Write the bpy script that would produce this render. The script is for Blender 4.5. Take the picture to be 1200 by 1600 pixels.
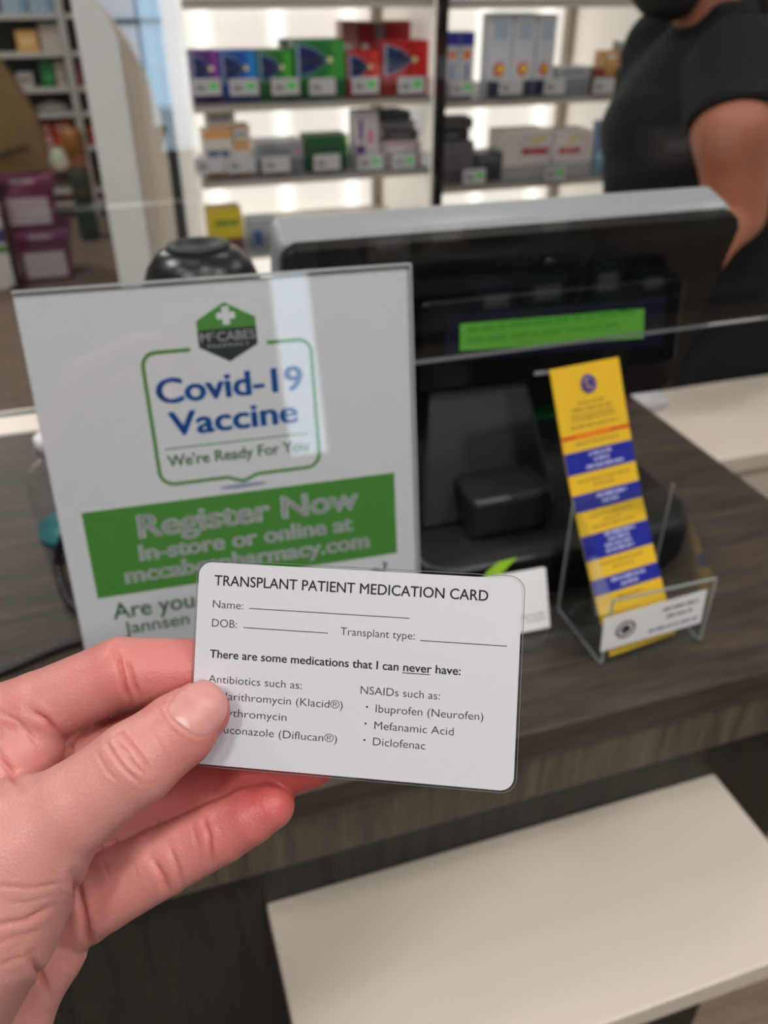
import bpy, bmesh, math, random
import numpy as np
from mathutils import Matrix, Vector

random.seed(7)
for o in list(bpy.data.objects):
    bpy.data.objects.remove(o)
SC = bpy.context.scene
COL = SC.collection

# ------------------------------------------------------------------ camera
F = 1300.0                                   # focal length in pixels of the 1200 x 1600 frame
TH, PS = math.radians(33.0), math.radians(17.8)   # pitch down, yaw to the right
CAM = np.array([0.0, 0.0, 1.40])
FWD = np.array([math.sin(PS) * math.cos(TH), math.cos(PS) * math.cos(TH), -math.sin(TH)])
RGT = np.array([math.cos(PS), -math.sin(PS), 0.0])
UPV = np.cross(RGT, FWD)
cd = bpy.data.cameras.new('camera')
cam = bpy.data.objects.new('camera', cd)
COL.objects.link(cam)
cam.matrix_world = Matrix(((RGT[0], UPV[0], -FWD[0], CAM[0]), (RGT[1], UPV[1], -FWD[1], CAM[1]),
                           (RGT[2], UPV[2], -FWD[2], CAM[2]), (0, 0, 0, 1)))
cd.sensor_fit = 'VERTICAL'
cd.sensor_height = 36.0
cd.lens = 36.0 * F / 1600.0
cd.clip_start, cd.clip_end = 0.02, 60
cd.dof.use_dof = True
cd.dof.focus_distance = 0.214
cd.dof.aperture_fstop = 13.5
SC.camera = cam

# ------------------------------------------------------------------ world, exposure
W = bpy.data.worlds.new('daylight')
SC.world = W
W.use_nodes = True
bg = W.node_tree.nodes['Background']
bg.inputs[0].default_value = (0.72, 0.84, 1.0, 1)
bg.inputs[1].default_value = 4.2
VS = SC.view_settings
VS.view_transform = 'Standard'
VS.look = 'None'
VS.exposure = 0.0
VS.gamma = 1.0
VS.use_curve_mapping = False
SC.cycles.use_denoising = True
SC.cycles.use_adaptive_sampling = True
SC.cycles.adaptive_threshold = 0.02
SC.cycles.max_bounces = 8
SC.cycles.transparent_max_bounces = 24
SC.cycles.caustics_reflective = False
SC.cycles.caustics_refractive = False

# ceiling lamps, unseen, some added as fill: (x, y, radius, watts)
LAMPS = [(-0.16, 0.50, 0.09, 1.7), (1.10, -0.65, 0.15, 15), (-0.75, -0.70, 0.13, 15), (0.2, -1.7, 0.15, 20),
         (0.85, 1.35, 0.15, 2.6), (-0.95, 1.05, 0.15, 17), (-0.75, 3.6, 0.15, 12), (-1.0, 5.3, 0.2, 24),
         (2.2, 0.9, 0.15, 8), (0.25, -0.35, 0.15, 7)]
CEIL = 2.75


# ------------------------------------------------------------------ small maths helpers
def ray(px, py):
    return FWD + RGT * (px - 600) / F + UPV * (800 - py) / F


def ony(px, py, y):                          # point of a sight line on the upright plane at depth y
    r = ray(px, py)
    return CAM + r * (y / r[1])


def lin(c):
    return tuple(((v / 255.0) / 12.92 if v / 255.0 <= 0.04045 else ((v / 255.0 + 0.055) / 1.055) ** 2.4) for v in c)


# ------------------------------------------------------------------ materials
MATS = {}


def nt(m):
    return m.node_tree.nodes, m.node_tree.links


def mat(name, rgb, rough=0.5, spec=0.5, metal=0.0, coat=0.0, var=0.06, scale=40.0, bump=0.0, emit=0.0, erough=None):
    """principled material with a little procedural mottling; rgb is sRGB 0-255"""
    if name in MATS:
        return MATS[name]
    m = bpy.data.materials.new(name)
    m.use_nodes = True
    n, l = nt(m)
    p = n['Principled BSDF']
    p.inputs['Roughness'].default_value = rough
    p.inputs['Specular IOR Level'].default_value = spec
    p.inputs['Metallic'].default_value = metal
    p.inputs['Coat Weight'].default_value = coat
    p.inputs['Coat Roughness'].default_value = 0.04
    c = lin(rgb)
    tc = n.new('ShaderNodeTexCoord')
    nz = n.new('ShaderNodeTexNoise')
    nz.inputs['Scale'].default_value = scale
    nz.inputs['Detail'].default_value = 3
    l.new(tc.outputs['Object'], nz.inputs['Vector'])
    mr = n.new('ShaderNodeMapRange')
    mr.inputs['To Min'].default_value = 1 - var
    mr.inputs['To Max'].default_value = 1 + var
    l.new(nz.outputs['Fac'], mr.inputs['Value'])
    mx = n.new('ShaderNodeVectorMath')
    mx.operation = 'SCALE'
    mx.inputs[0].default_value = c
    l.new(mr.outputs['Result'], mx.inputs['Scale'])
    l.new(mx.outputs['Vector'], p.inputs['Base Color'])
    if emit:
        p.inputs['Emission Color'].default_value = (*c, 1)
        p.inputs['Emission Strength'].default_value = emit
    if bump:
        b = n.new('ShaderNodeBump')
        b.inputs['Strength'].default_value = bump
        b.inputs['Distance'].default_value = 0.002
        l.new(nz.outputs['Fac'], b.inputs['Height'])
        l.new(b.outputs['Normal'], p.inputs['Normal'])
    MATS[name] = m
    return m


def glass(name, tint=(1, 1, 1), refl=1.0, rough=0.02, ior=1.45):
    """clear sheet plastic: straight-through transparency plus fresnel gloss"""
    if name in MATS:
        return MATS[name]
    m = bpy.data.materials.new(name)
    m.use_nodes = True
    n, l = nt(m)
    n.remove(n['Principled BSDF'])
    out = n['Material Output']
    t = n.new('ShaderNodeBsdfTransparent')
    t.inputs[0].default_value = (*tint, 1)
    g = n.new('ShaderNodeBsdfGlossy')
    g.inputs['Roughness'].default_value = rough
    g.inputs[0].default_value = (refl, refl, refl, 1)
    fr = n.new('ShaderNodeFresnel')
    fr.inputs[0].default_value = ior
    mx = n.new('ShaderNodeMixShader')
    geo = n.new('ShaderNodeNewGeometry')           # same fresnel on both faces of the sheet
    im = n.new('ShaderNodeMapRange')
    im.inputs['To Min'].default_value = ior
    im.inputs['To Max'].default_value = 1.0 / ior
    l.new(geo.outputs['Backfacing'], im.inputs['Value'])
    l.new(im.outputs['Result'], fr.inputs[0])
    l.new(fr.outputs[0], mx.inputs[0])
    l.new(t.outputs[0], mx.inputs[1])
    l.new(g.outputs[0], mx.inputs[2])
    l.new(mx.outputs[0], out.inputs['Surface'])
    MATS[name] = m
    return m


def wood(name, dark, light, stretch, rough=0.45, freq=1.0, bump=0.15):
    """laminate wood grain, streaks running along the axis whose stretch is small"""
    m = bpy.data.materials.new(name)
    m.use_nodes = True
    n, l = nt(m)
    p = n['Principled BSDF']
    p.inputs['Roughness'].default_value = rough
    tc = n.new('ShaderNodeTexCoord')
    mp = n.new('ShaderNodeMapping')
    mp.inputs['Scale'].default_value = stretch
    l.new(tc.outputs['Object'], mp.inputs['Vector'])
    a = n.new('ShaderNodeTexNoise')
    a.inputs['Scale'].default_value = 9 * freq
    a.inputs['Detail'].default_value = 6
    a.inputs['Distortion'].default_value = 0.6
    b = n.new('ShaderNodeTexNoise')
    b.inputs['Scale'].default_value = 60 * freq
    b.inputs['Detail'].default_value = 4
    l.new(mp.outputs[0], a.inputs['Vector'])
    l.new(mp.outputs[0], b.inputs['Vector'])
    ad = n.new('ShaderNodeMath')
    ad.operation = 'MULTIPLY_ADD'
    ad.inputs[1].default_value = 0.45
    l.new(b.outputs['Fac'], ad.inputs[0])
    l.new(a.outputs['Fac'], ad.inputs[2])
    rp = n.new('ShaderNodeValToRGB')
    rp.color_ramp.elements[0].position = 0.45
    rp.color_ramp.elements[0].color = (*lin(dark), 1)
    rp.color_ramp.elements[1].position = 0.98
    rp.color_ramp.elements[1].color = (*lin(light), 1)
    l.new(ad.outputs[0], rp.inputs[0])
    l.new(rp.outputs[0], p.inputs['Base Color'])
    bp = n.new('ShaderNodeBump')
    bp.inputs['Strength'].default_value = bump
    bp.inputs['Distance'].default_value = 0.001
    l.new(ad.outputs[0], bp.inputs['Height'])
    l.new(bp.outputs['Normal'], p.inputs['Normal'])
    MATS[name] = m
    return m


# ------------------------------------------------------------------ object helpers
def link(o, parent=None):
    COL.objects.link(o)
    if parent:
        o.parent = parent
    return o


def tag(o, label, cat, group=None):
    o['label'] = label
    o['category'] = cat
    if group:
        o['group'] = group
    return o


def structure(o, label=None):
    o['kind'] = 'structure'
    if label:
        o['label'] = label
    return o


def thing(name, label, cat, loc=(0, 0, 0), rot=(0, 0, 0), group=None):
    o = bpy.data.objects.new(name, None)
    o.empty_display_size = 0.05
    o.location = loc
    o.rotation_euler = rot
    link(o)
    return tag(o, label, cat, group)


def mesh_obj(name, verts, faces, m, parent=None, smooth=False):
    me = bpy.data.meshes.new(name)
    me.from_pydata([tuple(map(float, v)) for v in verts], [], faces)
    me.update()
    if m is not None:
        me.materials.append(m)
    if smooth:
        for p in me.polygons:
            p.use_smooth = True
    return link(bpy.data.objects.new(name, me), parent)


def bm_obj(name, bm, m, parent=None, smooth=False, loc=None, rot=None):
    bmesh.ops.recalc_face_normals(bm, faces=bm.faces)
    me = bpy.data.meshes.new(name)
    bm.to_mesh(me)
    bm.free()
    for q in (m if isinstance(m, (list, tuple)) else [m]):
        me.materials.append(q)
    if smooth:
        for p in me.polygons:
            p.use_smooth = True
    o = link(bpy.data.objects.new(name, me), parent)
    if loc is not None:
        o.location = loc
    if rot is not None:
        o.rotation_euler = rot
    return o


def add_box(bm, x0, x1, y0, y1, z0, z1, bevel=0.0, seg=2, mi=0):
    r = bmesh.ops.create_cube(bm, size=1.0)
    vs = r['verts']
    for v in vs:
        v.co = Vector(((x0 + x1) / 2 + v.co.x * (x1 - x0), (y0 + y1) / 2 + v.co.y * (y1 - y0), (z0 + z1) / 2 + v.co.z * (z1 - z0)))
    fs = list({f for v in vs for f in v.link_faces})
    for f in fs:
        f.material_index = mi
    if bevel:
        es = list({e for v in vs for e in v.link_edges})
        bmesh.ops.bevel(bm, geom=es, offset=bevel, segments=seg, profile=0.5, affect='EDGES', clamp_overlap=True)


def box(name, x0, x1, y0, y1, z0, z1, m, parent=None, bevel=0.0, seg=2, smooth=False, loc=None, rot=None):
    bm = bmesh.new()
    add_box(bm, x0, x1, y0, y1, z0, z1, bevel, seg)
    return bm_obj(name, bm, m, parent, smooth, loc, rot)


def prism(name, outline, n0, n1, m, parent=None, axis='Z', bevel=0.0, smooth=False):
    """outline (u, v) extruded from n0 to n1; axis Z: (u,v,n)  axis Y: (u,n,v)  axis X: (n,u,v)"""
    k = len(outline)
    f = {'Z': lambda u, v, w: (u, v, w), 'Y': lambda u, v, w: (u, w, v), 'X': lambda u, v, w: (w, u, v)}[axis]
    bm = bmesh.new()
    a = [bm.verts.new(f(u, v, n0)) for u, v in outline]
    b = [bm.verts.new(f(u, v, n1)) for u, v in outline]
    bm.faces.new(a)
    bm.faces.new(b[::-1])
    for i in range(k):
        j = (i + 1) % k
        bm.faces.new((a[i], b[i], b[j], a[j]))
    if bevel:
        es = [e for e in bm.edges if abs((e.verts[0].co - e.verts[1].co).length - abs(n1 - n0)) > 1e-6]
        bmesh.ops.bevel(bm, geom=es, offset=bevel, segments=2, profile=0.5, affect='EDGES', clamp_overlap=True)
    return bm_obj(name, bm, m, parent, smooth)


def round_rect(x0, x1, y0, y1, r, n=8):
    pts = []
    for cx, cy, a0 in ((x1 - r, y1 - r, 0), (x0 + r, y1 - r, 90), (x0 + r, y0 + r, 180), (x1 - r, y0 + r, 270)):
        for i in range(n + 1):
            a = math.radians(a0 + 90 * i / n)
            pts.append((cx + r * math.cos(a), cy + r * math.sin(a)))
    return pts


def lathe(name, prof, m, parent=None, seg=32, loc=(0, 0, 0), sx=1.0, sy=1.0, smooth=True):
    bm = bmesh.new()
    rings = []
    for r, z in prof:
        rings.append([bm.verts.new((r * math.cos(2 * math.pi * i / seg) * sx, r * math.sin(2 * math.pi * i / seg) * sy, z)) for i in range(seg)])
    for a, b in zip(rings, rings[1:]):
        for i in range(seg):
            j = (i + 1) % seg
            bm.faces.new((a[i], a[j], b[j], b[i]))
    bm.faces.new(rings[0][::-1])
    bm.faces.new(rings[-1])
    return bm_obj(name, bm, m, parent, smooth, loc)


def tube(name, pts, r, m, parent=None, seg=8, smooth_n=6):
    """round cable through the points (Catmull-Rom)"""
    P = [np.array(p, float) for p in pts]
    P = [2 * P[0] - P[1]] + P + [2 * P[-1] - P[-2]]
    path = []
    for i in range(1, len(P) - 2):
        for s in range(smooth_n):
            t = s / smooth_n
            path.append(0.5 * (2 * P[i] + (P[i + 1] - P[i - 1]) * t + (2 * P[i - 1] - 5 * P[i] + 4 * P[i + 1] - P[i + 2]) * t * t + (-P[i - 1] + 3 * P[i] - 3 * P[i + 1] + P[i + 2]) * t ** 3))
    path.append(P[-2])
    bm = bmesh.new()
    rings = []
    for i, p in enumerate(path):
        d = path[min(i + 1, len(path) - 1)] - path[max(i - 1, 0)]
        d /= np.linalg.norm(d) + 1e-12
        h = np.array([0, 0, 1.0]) if abs(d[2]) < 0.9 else np.array([1.0, 0, 0])
        u = np.cross(d, h)
        u /= np.linalg.norm(u)
        v = np.cross(d, u)
        rings.append([bm.verts.new(p + r * (math.cos(2 * math.pi * k / seg) * u + math.sin(2 * math.pi * k / seg) * v)) for k in range(seg)])
    for a, b in zip(rings, rings[1:]):
        for k in range(seg):
            j = (k + 1) % seg
            bm.faces.new((a[k], a[j], b[j], b[k]))
    bm.faces.new(rings[0][::-1])
    bm.faces.new(rings[-1])
    return bm_obj(name, bm, m, parent, True)


# ------------------------------------------------------------------ lettering (built-in font turned into thin meshes)
def _font_mesh(body, bold, spacing=1.0):
    cu = bpy.data.curves.new('lettering', 'FONT')
    cu.body = body
    cu.resolution_u = 4
    cu.offset = min(bold, 0.0)
    cu.space_character = spacing
    cu.fill_mode = 'FRONT'
    o = bpy.data.objects.new('lettering', cu)
    COL.objects.link(o)
    dg = bpy.context.evaluated_depsgraph_get()
    me = bpy.data.meshes.new_from_object(o.evaluated_get(dg))
    bpy.data.objects.remove(o)
    bpy.data.curves.remove(cu)
    return me


_h = _font_mesh('H', 0.0)
CAPH = max(v.co.y for v in _h.vertices)
bpy.data.meshes.remove(_h)


def text(body, x0, x1, base, cap, m, parent, plane='XY', lift=0.0, bold=0.0, name='lettering', spacing=1.0, slope=0.0):
    """print `body` on the local plane of parent from x0 to x1, capitals `cap` high; lift = distance out of the plane
       plane 'XY': faces +Z    plane 'XZ': faces -Y"""
    me = _font_mesh(body, bold, spacing)
    if bold > 0:                                # heavier weight: the outline struck several times, slightly shifted
        bmt = bmesh.new()
        for k in range(6):
            ang = math.pi * k / 3
            n0 = len(bmt.verts)
            bmt.from_mesh(me)
            bmt.verts.ensure_lookup_table()
            for v in bmt.verts[n0:]:
                v.co.x += bold * math.cos(ang)
                v.co.y += bold * math.sin(ang) * 0.7
        bmt.to_mesh(me)
        bmt.free()
    xs = [v.co.x for v in me.vertices]
    a, b = min(xs), max(xs)
    sx, sy = (x1 - x0) / (b - a), cap / CAPH
    for v in me.vertices:
        u = x0 + (v.co.x - a) * sx
        w = base + v.co.y * sy + slope * (u - x0)
        v.co = (u, w, lift) if plane == 'XY' else (u, -lift, w)
    me.materials.append(m)
    me.name = name
    return link(bpy.data.objects.new(name, me), parent)


def flat(name, pts, m, parent, plane='XY', lift=0.0):
    """flat printed patch"""
    vs = [(u, v, lift) if plane == 'XY' else (u, -lift, v) for u, v in pts]
    return mesh_obj(name, vs, [tuple(range(len(vs)))], m, parent)


def flats(name, polys, m, parent, plane='XY', lift=0.0):
    vs, fs = [], []
    for pts in polys:
        fs.append(tuple(range(len(vs), len(vs) + len(pts))))
        vs += [(u, v, lift) if plane == 'XY' else (u, -lift, v) for u, v in pts]
    o = mesh_obj(name, vs, fs, m, parent)
    if name in ('small_print', 'lcd_text'):
        o['kind'] = 'stuff'
    return o


def rect(x0, x1, y0, y1):
    return [(x0, y0), (x1, y0), (x1, y1), (x0, y1)]


def ring(cx, cy, r0, r1, n=28):
    out = []
    for i in range(n):
        a, b = 2 * math.pi * i / n, 2 * math.pi * (i + 1) / n
        out.append([(cx + r0 * math.cos(a), cy + r0 * math.sin(a)), (cx + r1 * math.cos(a), cy + r1 * math.sin(a)),
                    (cx + r1 * math.cos(b), cy + r1 * math.sin(b)), (cx + r0 * math.cos(b), cy + r0 * math.sin(b))])
    return out


def stroke(pts, w):
    """polyline turned into a band of quads of width w"""
    P = [np.array(p, float) for p in pts]
    nrm = []
    for i in range(len(P)):
        d = P[min(i + 1, len(P) - 1)] - P[max(i - 1, 0)]
        d /= np.linalg.norm(d) + 1e-12
        nrm.append(np.array([-d[1], d[0]]) * w / 2)
    return [[tuple(P[i] - nrm[i]), tuple(P[i + 1] - nrm[i + 1]), tuple(P[i + 1] + nrm[i + 1]), tuple(P[i] + nrm[i])] for i in range(len(P) - 1)]


def words(x0, x1, base, h, seed, gap=0.22):
    """row of blurred, unreadable small print: short dashes grouped like words"""
    rnd = random.Random(seed)
    out, x = [], x0
    while x < x1:
        w = min(h * rnd.uniform(1.2, 3.6), x1 - x)
        if w > h * 0.4:
            out.append(rect(x, x + w, base, base + h * rnd.uniform(0.75, 1.0)))
        x += w + h * gap * 2
    return out


# ------------------------------------------------------------------ blended solids (rounded cones melted together, polygonised)
def seg_dist(P, a, b, ra, rb, flat_n=None, flat_s=1.0):
    ab = b - a
    t = np.clip(((P - a) @ ab) / (ab @ ab + 1e-12), 0, 1)
    d = P - a - t[:, None] * ab
    if flat_n is not None:
        k = d @ flat_n
        d = d + (k * (flat_s - 1))[:, None] * flat_n
    return np.sqrt((d * d).sum(1)) - (ra + (rb - ra) * t)


def smin(a, b, k):
    h = np.clip(0.5 + 0.5 * (b - a) / k, 0, 1)
    return b + (a - b) * h - k * h * (1 - h)


def chain(P, pts, k, flat_n=None, flat_s=1.0):
    out = None
    for (a, ra), (b, rb) in zip(pts, pts[1:]):
        d = seg_dist(P, a, b, ra, rb, flat_n, flat_s)
        out = d if out is None else smin(out, d, k)
    return out


def polygonise(fun, lo, hi, h):
    lo, hi = np.array(lo, float), np.array(hi, float)
    n = np.ceil((hi - lo) / h).astype(int) + 1
    ax = [lo[i] + h * np.arange(n[i]) for i in range(3)]
    V = np.empty(n, np.float32)
    for i in range(n[0]):
        Y, Z = np.meshgrid(ax[1], ax[2], indexing='ij')
        P = np.stack([np.full(Y.size, ax[0][i]), Y.ravel(), Z.ravel()], 1)
        V[i] = fun(P).reshape(n[1], n[2])
    neg = V < 0
    cs = [(i, j, k) for i in (0, 1) for j in (0, 1) for k in (0, 1)]
    sl = lambda A, c: A[c[0]:n[0] - 1 + c[0], c[1]:n[1] - 1 + c[1], c[2]:n[2] - 1 + c[2]]
    cnt = sum(sl(neg, c).astype(np.int8) for c in cs)
    act = np.argwhere((cnt > 0) & (cnt < 8))
    idx = np.full(cnt.shape, -1, np.int64)
    idx[tuple(act.T)] = np.arange(len(act))
    val = np.stack([sl(V, c)[tuple(act.T)] for c in cs], 1)
    acc = np.zeros((len(act), 3))
    num = np.zeros(len(act))
    for a in range(8):
        for b in range(a + 1, 8):
            if sum(x != y for x, y in zip(cs[a], cs[b])) != 1:
                continue
            va, vb = val[:, a], val[:, b]
            m = (va < 0) != (vb < 0)
            t = np.where(m, va / np.where(m, va - vb, 1), 0)
            pos = np.array(cs[a]) + t[:, None] * (np.array(cs[b]) - np.array(cs[a]))
            acc[m] += pos[m]
            num[m] += 1
    verts = lo + h * (act + acc / num[:, None])
    faces = []
    for ax_ in range(3):
        o1, o2 = [q for q in range(3) if q != ax_]
        A = [slice(None)] * 3
        B = [slice(None)] * 3
        A[ax_], B[ax_] = slice(0, -1), slice(1, None)
        ch = neg[tuple(A)] != neg[tuple(B)]
        e = np.argwhere(ch)
        e = e[(e[:, o1] > 0) & (e[:, o2] > 0) & (e[:, o1] < n[o1] - 1) & (e[:, o2] < n[o2] - 1)]
        first = neg[tuple(e.T)]
        q = []
        for d1, d2 in ((1, 1), (0, 1), (0, 0), (1, 0)):
            c = e.copy()
            c[:, o1] -= d1
            c[:, o2] -= d2
            q.append(idx[tuple(c.T)])
        q = np.stack(q, 1)
        flip = first if ax_ != 1 else ~first
        q[~flip] = q[~flip][:, ::-1]
        faces.append(q)
    faces = np.concatenate(faces)
    faces = faces[(faces >= 0).all(1)]
    return verts, faces


def gradient(fun, P, e):
    g = 0
    for k in ((1, -1, -1), (-1, -1, 1), (-1, 1, -1), (1, 1, 1)):
        k = np.array(k, float)
        g = g + fun(P + e * k)[:, None] * k
    return g / (np.linalg.norm(g, axis=1, keepdims=True) + 1e-12)


def fast_mesh(name, verts, faces, m, subdiv=0):
    me = bpy.data.meshes.new(name)
    me.from_pydata(verts.tolist(), [], faces.tolist())
    me.update()
    if subdiv:
        o = bpy.data.objects.new(name, me)
        COL.objects.link(o)
        md = o.modifiers.new('s', 'SUBSURF')
        md.levels = subdiv
        md.render_levels = subdiv
        dg = bpy.context.evaluated_depsgraph_get()
        me2 = bpy.data.meshes.new_from_object(o.evaluated_get(dg))
        bpy.data.objects.remove(o)
        bpy.data.meshes.remove(me)
        me = me2
        me.name = name
    me.materials.append(m)
    me.polygons.foreach_set('use_smooth', [True] * len(me.polygons))
    return me



# ================================================================== the room
M_wall = mat('painted_wall', (212, 208, 200), 0.8, var=0.03, scale=3)
M_ceil = mat('ceiling_paint', (228, 228, 226), 0.9, var=0.02, scale=3)
M_floor = wood('floor_boards', (102, 86, 74), (144, 126, 112), (1.0, 7.0, 1.0), 0.5, 1.2, 0.1)
M_top = wood('counter_laminate', (31, 26, 21), (74, 63, 55), (0.7, 7.0, 7.0), 0.5, 1.6, 0.12)
M_front = wood('counter_front_laminate', (56, 51, 44), (104, 95, 83), (8.0, 8.0, 0.5), 0.5, 1.5, 0.12)
M_front_shade = wood('shaded_front_laminate', (24, 23, 20), (54, 50, 44), (8.0, 8.0, 0.5), 0.55, 1.5, 0.12)  # front laminate darkened to paint in shade from the overhang and photographer
M_cream = mat('cream_laminate', (220, 212, 199), 0.38, var=0.03, scale=14)
M_white = mat('white_paint', (226, 226, 228), 0.5, var=0.03)
M_black = mat('black_plastic', (17, 18, 19), 0.38, var=0.1)
M_gloss = mat('glossy_black', (10, 11, 12), 0.22, coat=0.3, var=0.1)
M_dark = mat('dark_grey_plastic', (26, 28, 30), 0.45, var=0.08)
M_silver = mat('silver_plastic', (166, 169, 174), 0.35, var=0.03)
M_acr = glass('clear_acrylic', (0.95, 0.97, 0.97), 1.0, 0.02)
M_screen = glass('clear_screen', (0.955, 0.965, 0.965), 1.0, 0.012, 1.49)
M_edge = mat('polished_acrylic_edge', (160, 165, 165), 0.2, var=0.05)
M_ink = mat('black_ink', (30, 30, 34), 0.6, var=0.05)
M_paper = mat('white_paper', (232, 232, 236), 0.55, var=0.02, scale=120)
M_steel = mat('brushed_steel', (150, 150, 150), 0.35, metal=1.0)

X0, X1, Y0, Y1 = -3.2, 3.3, -3.0, 7.3
structure(box('floor', X0, X1, Y0, Y1, -0.05, 0, M_floor))
structure(box('ceiling', X0, X1, Y0, Y1, CEIL, CEIL + 0.05, M_ceil))
structure(box('wall_left', X0 - 0.1, X0, Y0, Y1, 0, CEIL, M_wall))
structure(box('wall_right', X1, X1 + 0.1, Y0, Y1, 0, CEIL, M_wall))
structure(box('wall_far', X0, X1, Y1, Y1 + 0.1, 0, CEIL, M_wall))
# wall behind the photographer, with the tall narrow shop window that glints in the poster
WX0, WX1, WZ0, WZ1 = 0.37, 0.58, 0.70, 2.1
bm = bmesh.new()
add_box(bm, X0, WX0, Y0 - 0.1, Y0, 0, CEIL)
add_box(bm, WX1, X1, Y0 - 0.1, Y0, 0, CEIL)
add_box(bm, WX0, WX1, Y0 - 0.1, Y0, 0, WZ0)
add_box(bm, WX0, WX1, Y0 - 0.1, Y0, WZ1, CEIL)
structure(bm_obj('wall_near', bm, mat('shop_back_wall', (84, 80, 76), 0.8, var=0.05, scale=3)))
win = structure(box('window_1', WX0, WX1, Y0 - 0.06, Y0 - 0.05, WZ0, WZ1, M_acr))
bm = bmesh.new()
for a in ((WX0, WX0 + .015, WZ0, WZ1), (WX1 - .015, WX1, WZ0, WZ1), (WX0 + .015, WX1 - .015, WZ0, WZ0 + .02), (WX0 + .015, WX1 - .015, WZ1 - .02, WZ1)):
    add_box(bm, a[0], a[1], Y0 - 0.08, Y0 - 0.03, a[2], a[3])
bm_obj('window_frame', bm, M_dark, win)

# ceiling lamps
M_lampbody = mat('lamp_rim', (235, 235, 235), 0.4)
M_lampglow = bpy.data.materials.new('lamp_glow')
M_lampglow.use_nodes = True
_p = M_lampglow.node_tree.nodes['Principled BSDF']
_p.inputs['Emission Color'].default_value = (1, 0.95, 0.88, 1)
_p.inputs['Emission Strength'].default_value = 4.0
LAMP_WHERE = ['above the counter by the vaccine poster', 'behind the photographer on the right, added as fill', 'behind the photographer on the left',
              'over the shop floor near the rear window, added as fill', 'over the low cream worktop', 'left of the counter, added to brighten the white panel', 'over the purple totes',
              'in front of the far white shelving', 'over the right end of the shop', 'just above the photographer, added as fill']
for i, (lx, ly, lr, lw) in enumerate(LAMPS):
    t = thing('ceiling_lamp', 'round recessed ceiling lamp ' + LAMP_WHERE[i], 'lamp', (lx, ly, CEIL - 0.012), group='round ceiling lamps')
    lathe('rim', [(lr + 0.025, 0.012), (lr + 0.025, 0.004), (lr + 0.012, 0.0), (lr + 0.002, 0.002), (lr + 0.002, 0.012)], M_lampbody, t, 32)
    lathe('diffuser', [(lr, 0.010), (lr, 0.003), (0.001, 0.003)], M_lampglow, t, 32, smooth=False)
    ld = bpy.data.lights.new('lamp_light', 'AREA')
    ld.shape = 'DISK'
    ld.size = lr * 2
    ld.energy = lw
    ld.color = (1.0, 0.955, 0.90)
    lo = bpy.data.objects.new('lamp_light', ld)
    link(lo, t)
    lo.location = (0, 0, -0.012)

# ================================================================== the counter
ZC = 0.965
ct = thing('service_counter', 'dark wood-grain service counter the poster and leaflets stand on', 'counter', (0, 0.344, 0))
bm = bmesh.new()
add_box(bm, -1.6, 0.575, 0.0, 0.576, ZC - 0.03, ZC, 0.004, 3)
bm_obj('worktop', bm, M_top, ct)
box('fascia', -1.6, 0.573, 0.006, 0.028, 0.885, ZC - 0.03, M_front, ct, 0.001)
box('front_panel', -1.6, 0.573, 0.070, 0.090, 0.0, ZC - 0.03, M_front_shade, ct)
box('end_panel', 0.551, 0.573, 0.090, 0.576, 0.0, ZC - 0.03, M_front, ct)
box('back_strip', -1.6, 0.575, 0.576, 0.640, ZC - 0.03, ZC, M_cream, ct, 0.002)
box('back_panel', -1.6, 0.55, 0.60, 0.62, 0.0, ZC - 0.03, M_cream, ct)

st = thing('handbag_shelf', 'cream ledge sticking out of the counter front below the hand', 'shelf', (0.03, 0.414, 0.725))
box('board', 0.0, 0.438, -0.170, 0.0, 0.0, 0.025, M_cream, st, 0.0015)
box('bracket', 0.10, 0.112, -0.12, 0.0, -0.06, 0.0, M_steel, st)
box('bracket', 0.33, 0.342, -0.12, 0.0, -0.06, 0.0, M_steel, st)

lw_ = thing('low_worktop', 'low cream worktop beyond the right end of the dark counter', 'worktop', (0.62, 0.933, 0))
box('worktop', 0.0, 1.3, 0.0, 0.257, 0.72, 0.75, M_cream, lw_, 0.002)
box('front_panel', 0.01, 1.29, 0.02, 0.04, 0.0, 0.72, M_cream, lw_)
box('end_panel', 0.01, 0.03, 0.04, 0.257, 0.0, 0.72, M_cream, lw_)
# loose white sheets lying on it
M_sheet = mat('paper_sheet', (206, 208, 216), 0.6, var=0.02)
for i, (x, y, a, lab) in enumerate(((0.832, 1.150, 0.12, 'white paper sheet at the bottom of the pile on the low cream worktop'),
                                    (0.826, 1.146, -0.02, 'white paper sheet on top of the pile on the low cream worktop'))):
    o = box('paper_sheet', -0.055, 0.055, -0.035, 0.035, 0, 0.012, M_sheet, None, 0.001, loc=(x, y, 0.751 + 0.0125 * i), rot=(0, 0, a))
    tag(o, lab, 'paper', 'paper sheets on the worktop')

# ================================================================== hanging clear screen
sc_ = thing('clear_screen', 'clear acrylic safety screen hanging above the counter in front of the till', 'screen', (0, 0.537, 1.158), (0, 0.0078, 0.0175))
box('sheet', -1.5, 1.35, 0.0, 0.005, 0.0010, 0.95, M_screen, sc_)
box('bottom_edge', -1.5, 1.35, 0.0, 0.005, 0.0, 0.0009, mat('screen_edge', (120, 124, 124), 0.25), sc_)
for x in (-1.2, 1.2):
    tube('hanging_wire', [(x, 0.0025, 0.94), (x, 0.0025, 1.2), (x, 0.0025, CEIL - 1.156)], 0.0012, M_steel, sc_)

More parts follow.
